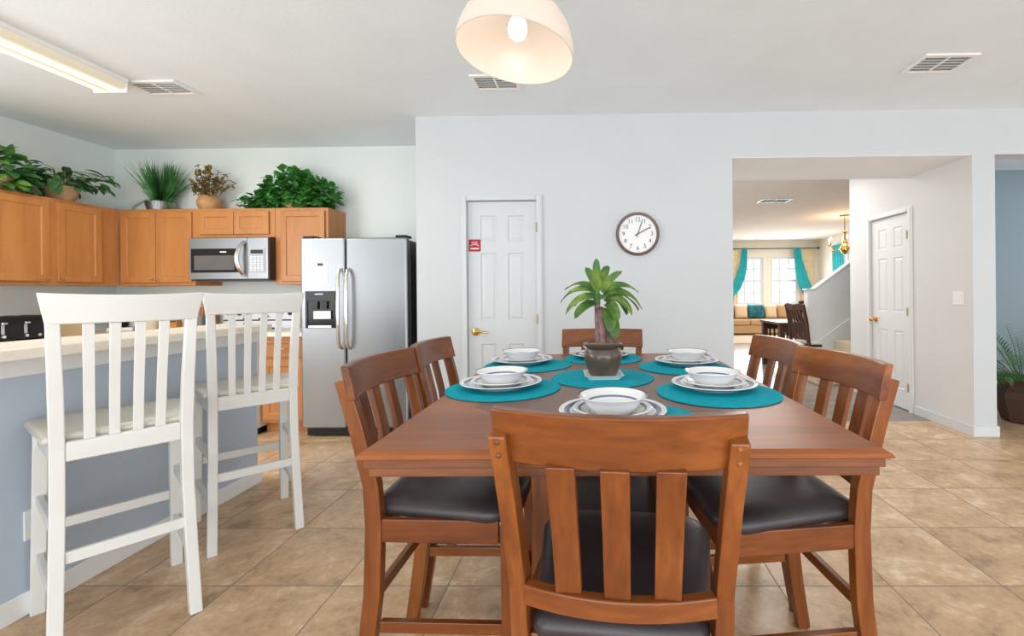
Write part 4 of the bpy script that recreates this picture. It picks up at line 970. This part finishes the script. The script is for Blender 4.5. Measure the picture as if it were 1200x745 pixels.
MB().lathe([(0, 0.0245), (0.006, 0.0245), (0.006, 0.0265), (0, 0.0265)], 16).build('hub', M['ink'], t)

t = thing('fire_sticker', 'small red square FIRE sticker on the white pantry door', 'sticker', (DX0 + 0.062, YW + 0.0178, 1.655))
m = MB(); z_ = 12
pl = []
hs = 0.049
for sx_, sz_, dx_, dz_ in ((-1, -1, 1, 0), (1, -1, 0, 1), (1, 1, -1, 0), (-1, 1, 0, -1)):
    for k in range(z_):
        q = k / z_ * 2 * hs; o_ = 0.007 if k % 2 else -0.002
        x = sx_ * hs + dx_ * q; z = sz_ * hs + dz_ * q
        x += (0 if dx_ else (sx_ * o_)); z += (0 if dz_ else (sz_ * o_)); pl.append((x, z))
a = [m.bm.verts.new((x, -0.0012, z)) for x, z in pl]; b = [m.bm.verts.new((x, -0.0002, z)) for x, z in pl]
m.bm.faces.new(a); m.bm.faces.new(b[::-1])
for k in range(len(pl)): m.bm.faces.new((a[k], a[(k + 1) % len(pl)], b[(k + 1) % len(pl)], b[k]))
m.build('sticker_base', M['red'], t)
m = MB(); RX = Matrix.Rotation(R(90), 4, 'X')
m.text('FIRE', 0.030, Matrix.Translation((0, -0.0016, 0.022)) @ RX, 0.0002)
m.box(-0.036, 0.036, -0.0018, -0.0013, -0.034, -0.020)
pts = [(0.038 * math.cos(R(a)), -0.0016, -0.012 + 0.020 * math.sin(R(a))) for a in range(15, 166, 15)]
m.sweep(pts, 0.0002, 0.003, (0, 1, 0))
m.build('print', M['pale_ink'], t)

t = thing('light_switch', 'white double light switch plate on the hall side wall', 'light switch', (3.2, 3.99, 1.165), -90)
MB().box(-0.058, 0.058, -0.006, -0.0002, -0.058, 0.058).build('cover_plate', M['white'], t, bevel=0.003)
for x in (-0.023, 0.023): MB().box(x - 0.016, x + 0.016, -0.009, -0.0062, -0.032, 0.032).build('rocker', M['paper'], t, bevel=0.002)

# ------------------------------------------------------------------ ceiling items
def vent(label, loc, w, d, rows=6):
    t = thing('ceiling_vent', label, 'vent', loc, 0, 'ceiling air vents')
    f = MB()
    for x0, x1, y0, y1 in ((0, w, 0, 0.025), (0, w, d - 0.025, d), (0, 0.025, 0.025, d - 0.025), (w - 0.025, w, 0.025, d - 0.025), (w / 2 - 0.006, w / 2 + 0.006, 0.025, d - 0.025)): f.box(x0, x1, y0, y1, -0.012, -0.0003)
    f.build('frame', M['white'], t, bevel=0.002)
    MB().box(0.024, w - 0.024, 0.024, d - 0.024, -0.002, -0.0004).build('backing', M['vent_dark'], t)
    s = MB()
    for k in range(rows):
        y = 0.035 + (d - 0.07) * k / (rows - 1)
        s.box(0.025, w - 0.025, -0.009, 0.009, -0.001, 0.001, Matrix.Translation((0, y, -0.007)) @ Matrix.Rotation(R(35), 4, 'X'))
    s.build('slats', M['white'], t)
vent('white ceiling vent on the right above the hall opening', (2.16, 2.93, CEIL), 0.35, 0.25)
vent('white ceiling vent right behind the pendant lamp', (-0.85, 3.11, CEIL), 0.33, 0.23)
vent('white ceiling vent beside the fluorescent kitchen light', (-3.30, 3.12, CEIL), 0.37, 0.22)
vent('white ceiling vent far off in the living room ceiling', (2.80, 7.45, CEIL), 0.50, 0.28)

t = thing('fluorescent_light', 'long white fluorescent ceiling light over the kitchen', 'ceiling light', (-3.35, 1.86, CEIL))
MB().box(-0.125, 0.125, 0, 1.24, -0.03, -0.0005).build('housing', M['white'], t, bevel=0.004)
dif = [(-0.115, -0.0305), (-0.115, -0.06), (-0.095, -0.085), (-0.03, -0.095), (0.0, -0.088), (0.03, -0.095), (0.095, -0.085), (0.115, -0.06), (0.115, -0.0305)]
m = MB(); a = [m.bm.verts.new((x, 0.012, z)) for x, z in dif]; b = [m.bm.verts.new((x, 1.228, z)) for x, z in dif]
m.bm.faces.new(a); m.bm.faces.new(b[::-1])
for k in range(len(dif)): m.bm.faces.new((a[k], a[(k + 1) % len(dif)], b[(k + 1) % len(dif)], b[k]))
m.build('diffuser', M['tube'], t)
for y in (0.0, 1.228): MB().box(-0.12, 0.12, y, y + 0.0118, -0.098, -0.0305).build('end_cap', M['white'], t, bevel=0.003)

# pendant
t = thing('pendant_lamp', 'frosted dome pendant lamp glowing over the dining table', 'lamp', (-0.246, 1.46, 2.018), 0, rot=(R(-3.5), R(5.2), 0)); t.scale = (0.945, 0.945, 0.945)
pr = [(0.200, 0.0), (0.1995, 0.02), (0.194, 0.055), (0.180, 0.095), (0.156, 0.132), (0.120, 0.164), (0.075, 0.184), (0.03, 0.192), (0.03, 0.188), (0.073, 0.180), (0.117, 0.160), (0.152, 0.129), (0.176, 0.093), (0.190, 0.054), (0.1955, 0.02), (0.196, 0.0), (0.200, 0.0)]
MB().lathe(pr, 64).build('lamp_shade', M['shade'], t, smooth=True, angle=60)
MB().lathe([(0, 0.193), (0.034, 0.193), (0.034, 0.24), (0.016, 0.27), (0, 0.27)], 28).build('cap', M['chrome'], t, smooth=True)
MB().lathe([(0, 0.188), (0.02, 0.188), (0.02, 0.145), (0, 0.145)], 20).build('socket', M['white'], t)
MB().lathe([(0.012, 0.1445), (0.02, 0.13), (0.030, 0.105), (0.0325, 0.085), (0.028, 0.064), (0.014, 0.052), (0, 0.050)], 24).build('bulb', M['bulb'], t, smooth=True)
MB().tube([(0, 0, 0.27), (-0.018, 0, 0.50), (-0.065, 0.05, 0.818)], 0.005, 8).build('cord', M['white'], t)

# ------------------------------------------------------------------ palm in wicker basket (blue room)
t = thing('potted_palm', 'green palm in a dark wicker basket on the tiles beside the column', 'plant', (4.02, 4.27, 0))
n = 8
rp = [(0.15, 0.0), (0.165, 0.02), (0.20, 0.13), (0.222, 0.24), (0.215, 0.29), (0.185, 0.335), (0.185, 0.355), (0.215, 0.405), (0.21, 0.41), (0.175, 0.36), (0.17, 0.34), (0.17, 0.32), (0, 0.32)]
MB().lathe([(0, 0)] + rp, n, mat=Matrix.Rotation(R(12), 4, 'Z')).build('basket', M['basket_dark'], t, bevel=0.006)
MB().lathe([(0, 0.3215), (0.165, 0.3215), (0.14, 0.375), (0, 0.39)], 16).build('moss', M['soil'], t, smooth=True)
m = MB(); ms = MB()
for k in range(36):
    th = 2 * math.pi * k / 36 * 5.1 + rnd(-.2, .2); L_ = rnd(0.40, 0.66); el = rnd(30, 84)
    p = Vector((math.cos(th) * 0.04, math.sin(th) * 0.04, 0.36)); cur = Vector((math.cos(th) * math.cos(R(el)), math.sin(th) * math.cos(R(el)), math.sin(R(el))))
    pts = [p.copy()]
    for q in range(10):
        cur = (cur + Vector((0, 0, -0.11))).normalized(); p = p + cur * (L_ / 10)
        p.x = max(p.x, -0.45); pts.append(p.copy())
        if q >= 2:
            side = cur.cross(Vector((0, 0, 1))).normalized()
            for e in (0, 0.5):
                pp = p - cur * (L_ / 10) * e
                for s in (-1, 1):
                    m.leaf(pp, cur * 0.7 + side * s * 0.8 + Vector((0, 0, 0.1)), (0, 0, 1), 0.16 * (1.1 - abs(q - 5) / 9), 0.0125, 0.7, 4, 0.1, 'blade')
    ms.tube(pts, [0.005 - 0.00035 * k_ for k_ in range(len(pts))], 6)
m.clamp(x0=-0.56).build('foliage', M['palm'], t, smooth=True, normals=False); ms.build('stems', M['stem'], t)

# ------------------------------------------------------------------ living room beyond
def curtain(label, path, mat, loc, rz=0, folds=6, amp=0.03, rows=24, group='living room curtains', top=2.50):
    # path: list of (z, xl, xr) from top to bottom
    o_ = thing('curtain', label, 'curtain', loc, rz, group); m = MB(); cols = folds * 6
    g = []
    for r_ in range(rows + 1):
        q = r_ / rows * (len(path) - 1); i = min(int(q), len(path) - 2); f = q - i; f = f * f * (3 - 2 * f) if False else f
        z = path[i][0] + (path[i + 1][0] - path[i][0]) * f
        xl = path[i][1] + (path[i + 1][1] - path[i][1]) * f; xr = path[i][2] + (path[i + 1][2] - path[i][2]) * f
        g.append([m.bm.verts.new((xl + (xr - xl) * c / cols, amp * math.sin(2 * math.pi * folds * c / cols), z)) for c in range(cols + 1)])
    for r_ in range(rows):
        for c in range(cols): m.bm.faces.new((g[r_][c], g[r_][c + 1], g[r_ + 1][c + 1], g[r_ + 1][c]))
    m.build('drape', mat, o_, smooth=True, normals=False, angle=180)
    return o_
t = thing('curtain_rod', 'thin dark curtain rod above the two far living room windows', 'curtain rod', (3.90, YF - 0.12, 2.52))
MB().tube([(0, 0, 0), (2.85, 0, 0)], 0.014, 10).build('rod', M['ink'], t, smooth=True)
for x in (0.0, 2.85): MB().sphere((x, 0, 0), 0.035, 12).build('finial', M['ink'], t, smooth=True)
for x in (0.95, 1.75): MB().box(x - 0.01, x + 0.01, 0.002, 0.119, -0.01, 0.01).build('bracket', M['ink'], t)
curtain('cream curtain left of the far living room windows', [(2.49, 3.95, 4.46), (0.6, 3.95, 4.34)], M['curtain_cream'], (0, YF - 0.065, 0), folds=5, amp=0.02)
curtain('cream curtain right of the far living room windows', [(2.49, 6.22, 6.62), (0.6, 6.28, 6.64)], M['curtain_cream'], (0, YF - 0.065, 0), folds=5, amp=0.02)
curtain('teal tied-back curtain left of the far living room windows', [(2.54, 4.46, 4.62), (2.2, 4.42, 4.62), (1.9, 4.35, 4.60), (1.6, 4.24, 4.53), (1.3, 4.10, 4.40), (1.12, 4.02, 4.22), (0.95, 4.0, 4.2), (0.84, 3.99, 4.18)], M['curtain_teal'], (0, YF - 0.165, 0), folds=4, amp=0.022)
curtain('teal tied-back curtain right of the far living room windows', [(2.54, 6.0, 6.2), (2.2, 6.02, 6.25), (1.9, 6.04, 6.34), (1.6, 6.08, 6.44), (1.3, 6.17, 6.55), (1.12, 6.34, 6.60), (0.9, 6.38, 6.60), (0.83, 6.4, 6.62)], M['curtain_teal'], (0, YF - 0.165, 0), folds=4, amp=0.022)
curtain('teal curtain at the living room side window past the stairs', [(2.50, 0.0, 0.52), (0.9, 0.0, 0.72)], M['curtain_teal'], (XR - 0.09, 12.72, 0), rz=-90, folds=4, amp=0.03)

t = thing('sofa', 'long tan fabric sofa under the far living room windows', 'sofa', (3.5, 12.72, 0.0125))
MB().box(0, 2.6, 0.02, 0.82, 0.04, 0.27).build('base', M['sofa'], t, bevel=0.02)
for x in (0.06, 2.54):
    for y in (0.08, 0.76): MB().box(x - 0.03, x + 0.03, y - 0.03, y + 0.03, 0, 0.0398).build('leg', M['dark_wood'], t)
for k in range(3): MB().box(0.16 + k * 0.762, 0.16 + (k + 1) * 0.762 - 0.004, 0.0, 0.60, 0.2705, 0.43).build('seat_cushion', M['sofa'], t, bevel=0.04, seg=3)
MB().box(0.0, 2.6, 0.62, 0.82, 0.2705, 0.80).build('backrest', M['sofa'], t, bevel=0.05, seg=3)
for x in (0, 2.45): MB().box(x, x + 0.15, 0.0, 0.615, 0.2705, 0.60).build('arm', M['sofa'], t, bevel=0.04, seg=3)
def pillow(label, x, w, mat, rz=0, tilt=-14):
    m = MB(); n = 10
    def srf(s):
        g = []
        for i in range(n + 1):
            row = []
            for j in range(n + 1):
                u, v = -1 + 2 * i / n, -1 + 2 * j / n
                th = 0.075 * (max(0, (1 - u ** 4) * (1 - v ** 4))) ** 0.5
                k = 1 - 0.06 * (1 - abs(u)) * 0 
                row.append(m.bm.verts.new((u * w / 2, s * th, 0.21 + v * 0.21)))
            g.append(row)
        for i in range(n):
            for j in range(n): m.bm.faces.new((g[i][j], g[i + 1][j], g[i + 1][j + 1], g[i][j + 1]))
    srf(1); srf(-1); bmesh.ops.remove_doubles(m.bm, verts=m.bm.verts, dist=0.0005)
    o_ = m.build('throw_pillow', mat, smooth=True, angle=180)
    o_.location = (x, 13.17, 0.447); o_.rotation_euler = (R(tilt), 0, R(rz)); return tag(o_, label, 'cushion', 'pillows on the sofa')
pillow('tan pillow at the left end of the row on the far sofa', 3.92, 0.36, M['sofa'])
pillow('beige pillow left of the teal pillow on the far sofa', 4.31, 0.38, M['beige'])
pillow('teal damask pillow in the middle of the far sofa', 4.755, 0.47, M['tealdam'])
pillow('beige pillow right of the teal pillow on the far sofa', 5.18, 0.34, M['beige'])
pillow('tan pillow at the right end of the row on the far sofa', 5.50, 0.26, M['sofa'])

# dark dining table in the living room
t = thing('dining_table', 'dark wooden table with slatted base in the far room', 'table', (2.86, 6.98, 0))
MB().box(0, 1.25, 0, 0.80, 0.715, 0.755).build('tabletop', M['dark_wood'], t, bevel=0.006)
for x in (0.06, 1.19):
    for y in (0.06, 0.74): MB().box(x - 0.04, x + 0.04, y - 0.04, y + 0.04, 0, 0.7145).build('leg', M['dark_wood'], t, bevel=0.004)
for y in (0.06, 0.74): MB().box(0.105, 1.145, y - 0.012, y + 0.012, 0.60, 0.7145).box(0.105, 1.145, y - 0.012, y + 0.012, 0.14, 0.20).build('rail', M['dark_wood'], t)
for k in range(14):
    x = 0.15 + k * 0.073
    MB().box(x - 0.014, x + 0.014, 0.74 - 0.008, 0.74 + 0.008, 0.2005, 0.5995).build('slat', M['dark_wood'], t)
tag(MB().box(3.42, 3.88, 7.25, 7.58, 0.7555, 0.77).build('folded_cloth', M['plum'], bevel=0.006), 'dark plum cloth folded on the dark table in the far room', 'cloth')
def far_chair(label, loc, rz):
    t = thing('dining_chair', label, 'chair', loc, rz, 'dark chairs in the far room')
    dw = M['dark_wood']
    for s in (-1, 1):
        MB().sweep([(s * 0.19, -0.23, 0), (s * 0.19, -0.20, 0.45), (s * 0.185, -0.235, 0.8), (s * 0.18, -0.29, 1.05)], 0.02, 0.02, (1, 0, 0)).build('leg', dw, t, bevel=0.003)
        MB().sweep([(s * 0.19, 0.2, 0), (s * 0.19, 0.2, 0.43)], 0.02, 0.02, (1, 0, 0)).build('leg', dw, t, bevel=0.003)
    MB().box(-0.2, 0.2, -0.18, 0.22, 0.4305, 0.465).build('seat_frame', dw, t, bevel=0.004)
    MB().box(-0.195, 0.195, -0.16, 0.215, 0.4655, 0.505).build('seat_cushion', M['cushion_white'], t, bevel=0.015, seg=3)
    MB().sweep([(-0.16, -0.29, 1.02), (0, -0.31, 1.0), (0.16, -0.29, 1.02)], 0.045, 0.011, (0, 0, 1)).build('top_rail', dw, t, bevel=0.003)
    MB().sweep([(-0.168, -0.205, 0.55), (0.168, -0.205, 0.55)], 0.02, 0.010, (0, 0, 1)).build('back_lower_rail', dw, t, bevel=0.003)
    for x in (-0.12, -0.06, 0, 0.06, 0.12): MB().sweep([(x, -0.208, 0.5705), (x, -0.24, 0.8), (x, -0.298, 0.965)], 0.02, 0.006, (1, 0, 0)).build('slat', dw, t)
    return t
fc = far_chair('dark wooden chair in the far room, back to the hall', (3.23, 6.72, 0), -76)
dup(fc, (3.98, 8.05, 0), 180, 'dark wooden chair beyond the far table, cream seat, half hidden')

# chandelier
t = thing('chandelier', 'brass candle chandelier hanging in the far room', 'chandelier', (5.08, 9.15, 2.02))
MB().lathe([(0, 0.735), (0.10, 0.735), (0.09, 0.715), (0.03, 0.70), (0, 0.70)], 28).build('canopy', M['brass'], t, smooth=True)
MB().tube([(0, 0, 0.70), (0, 0, 0.42)], 0.010, 8).build('chain', M['brass'], t)
MB().lathe([(0, 0.42), (0.045, 0.41), (0.05, 0.395), (0.02, 0.37), (0.025, 0.28), (0.04, 0.20), (0.03, 0.16), (0.075, 0.11), (0.09, 0.06), (0.07, 0.0), (0.03, -0.03), (0.02, -0.05), (0, -0.055)], 28).build('body', M['brass'], t, smooth=True)
for k in range(6):
    a = R(60 * k + 8); dx, dy = math.cos(a), math.sin(a)
    ar = MB().tube([(dx * 0.04, dy * 0.04, 0.12), (dx * 0.14, dy * 0.14, 0.03), (dx * 0.24, dy * 0.24, 0.03), (dx * 0.30, dy * 0.30, 0.10), (dx * 0.30, dy * 0.30, 0.14)], 0.009, 8)
    ar = ar.build('arm', M['brass'], t, smooth=True)
    MB().lathe([(0, 0.14), (0.035, 0.145), (0.04, 0.155), (0.012, 0.16), (0.012, 0.165), (0, 0.165)], 16, (dx * 0.30, dy * 0.30, 0)).build('drip_cup', M['brass'], ar, smooth=True)
    MB().lathe([(0, 0.1652), (0.012, 0.1652), (0.012, 0.235), (0, 0.235)], 12, (dx * 0.30, dy * 0.30, 0)).build('candle', M['white'], ar)
    MB().lathe([(0.006, 0.2352), (0.014, 0.255), (0.010, 0.285), (0, 0.305)], 12, (dx * 0.30, dy * 0.30, 0)).build('bulb', M['candle_bulb'], ar, smooth=True)

# ------------------------------------------------------------------ lights
def area(name, loc, rot, sx_, sy_, power, col=(1, 1, 1)):
    l = bpy.data.lights.new(name, 'AREA'); l.shape = 'RECTANGLE'; l.size = sx_; l.size_y = sy_; l.energy = power; l.color = col
    o = bpy.data.objects.new(name, l); C.objects.link(o); o.location = loc; o.rotation_euler = [R(a) for a in rot]; return o
def point(name, loc, power, col, r=0.05):
    l = bpy.data.lights.new(name, 'POINT'); l.energy = power; l.color = col; l.shadow_soft_size = r
    o = bpy.data.objects.new(name, l); C.objects.link(o); o.location = loc; return o
area('rear_fill', (0.8, -2.9, 1.05), (90, 0, 0), 7.5, 2.0, 190, (0.93, 0.97, 1.0))  # unseen fill light added behind the camera; no patio there
area('side_fill', (6.7, 0.6, 1.15), (90, 0, 90), 4.5, 2.0, 72, (0.93, 0.97, 1.0))  # added fill from the right to reach the blue half wall
area('kitchen_fill', (-4.8, 0.4, 1.5), (90, 0, -90), 3.0, 1.4, 80, (0.95, 0.98, 1.0))  # added to brighten the kitchen; no window in this wall
point('pendant_light', (-0.242, 1.455, 2.068), 1.25, (1, 0.88, 0.72), 0.03)
area('kitchen_tube_light', (-3.35, 2.48, 2.655), (0, 0, 0), 0.2, 1.15, 34, (1, 0.95, 0.85))
area('living_daylight', (5.05, 13.5, 1.4), (-90, 0, 0), 2.0, 1.3, 70, (0.95, 0.98, 1.0))
area('living_side_daylight', (6.6, 12.0, 1.5), (90, 0, 90), 0.9, 1.4, 18, (0.95, 0.98, 1.0))
point('chandelier_light', (5.08, 9.15, 2.42), 26, (1, 0.62, 0.32), 0.2)
area('hall_fill', (2.2, 7.0, 2.70), (0, 0, 0), 1.2, 3.5, 80, (1, 0.98, 0.95))  # added fill under the hall ceiling, without any fixture
area('living_fill', (4.6, 11.2, 2.72), (0, 0, 0), 1.5, 1.5, 55, (1, 0.96, 0.9))  # added downward fill to brighten the living room walls; no lamp hangs here
area('blue_room_area', (6.6, 4.9, 1.6), (90, 0, 90), 1.6, 1.8, 14, (0.92, 0.96, 1.0))  # cool area light aimed left across the blue room

w = bpy.data.worlds.new('World'); scene.world = w; w.use_nodes = True
nt = w.node_tree; bg = nt.nodes['Background']
bg.inputs[0].default_value = (0.95, 0.98, 1.0, 1); bg.inputs[1].default_value = 1.12

# ------------------------------------------------------------------ camera
cd = bpy.data.cameras.new('camera'); cam = bpy.data.objects.new('camera', cd); C.objects.link(cam)
cd.sensor_fit = 'HORIZONTAL'; cd.sensor_width = 36; cd.lens = 528 / 1200 * 36
cd.shift_x = -(687.6 - 600) / 1200; cd.shift_y = (343 - 372.5) / 1200
cd.clip_start = 0.05
cam.matrix_world = Matrix.Translation((0, 0, 1.24)) @ Matrix.Rotation(R(0.8), 4, 'Z') @ Matrix.Rotation(R(90), 4, 'X') @ Matrix.Rotation(R(-0.5), 4, 'Z')
scene.camera = cam
scene.view_settings.view_transform = 'Standard'
scene.view_settings.look = 'None'
scene.view_settings.exposure = 0.0
scene.cycles.use_denoising = True
scene.cycles.max_bounces = 10
scene.cycles.diffuse_bounces = 6
scene.cycles.sample_clamp_indirect = 6
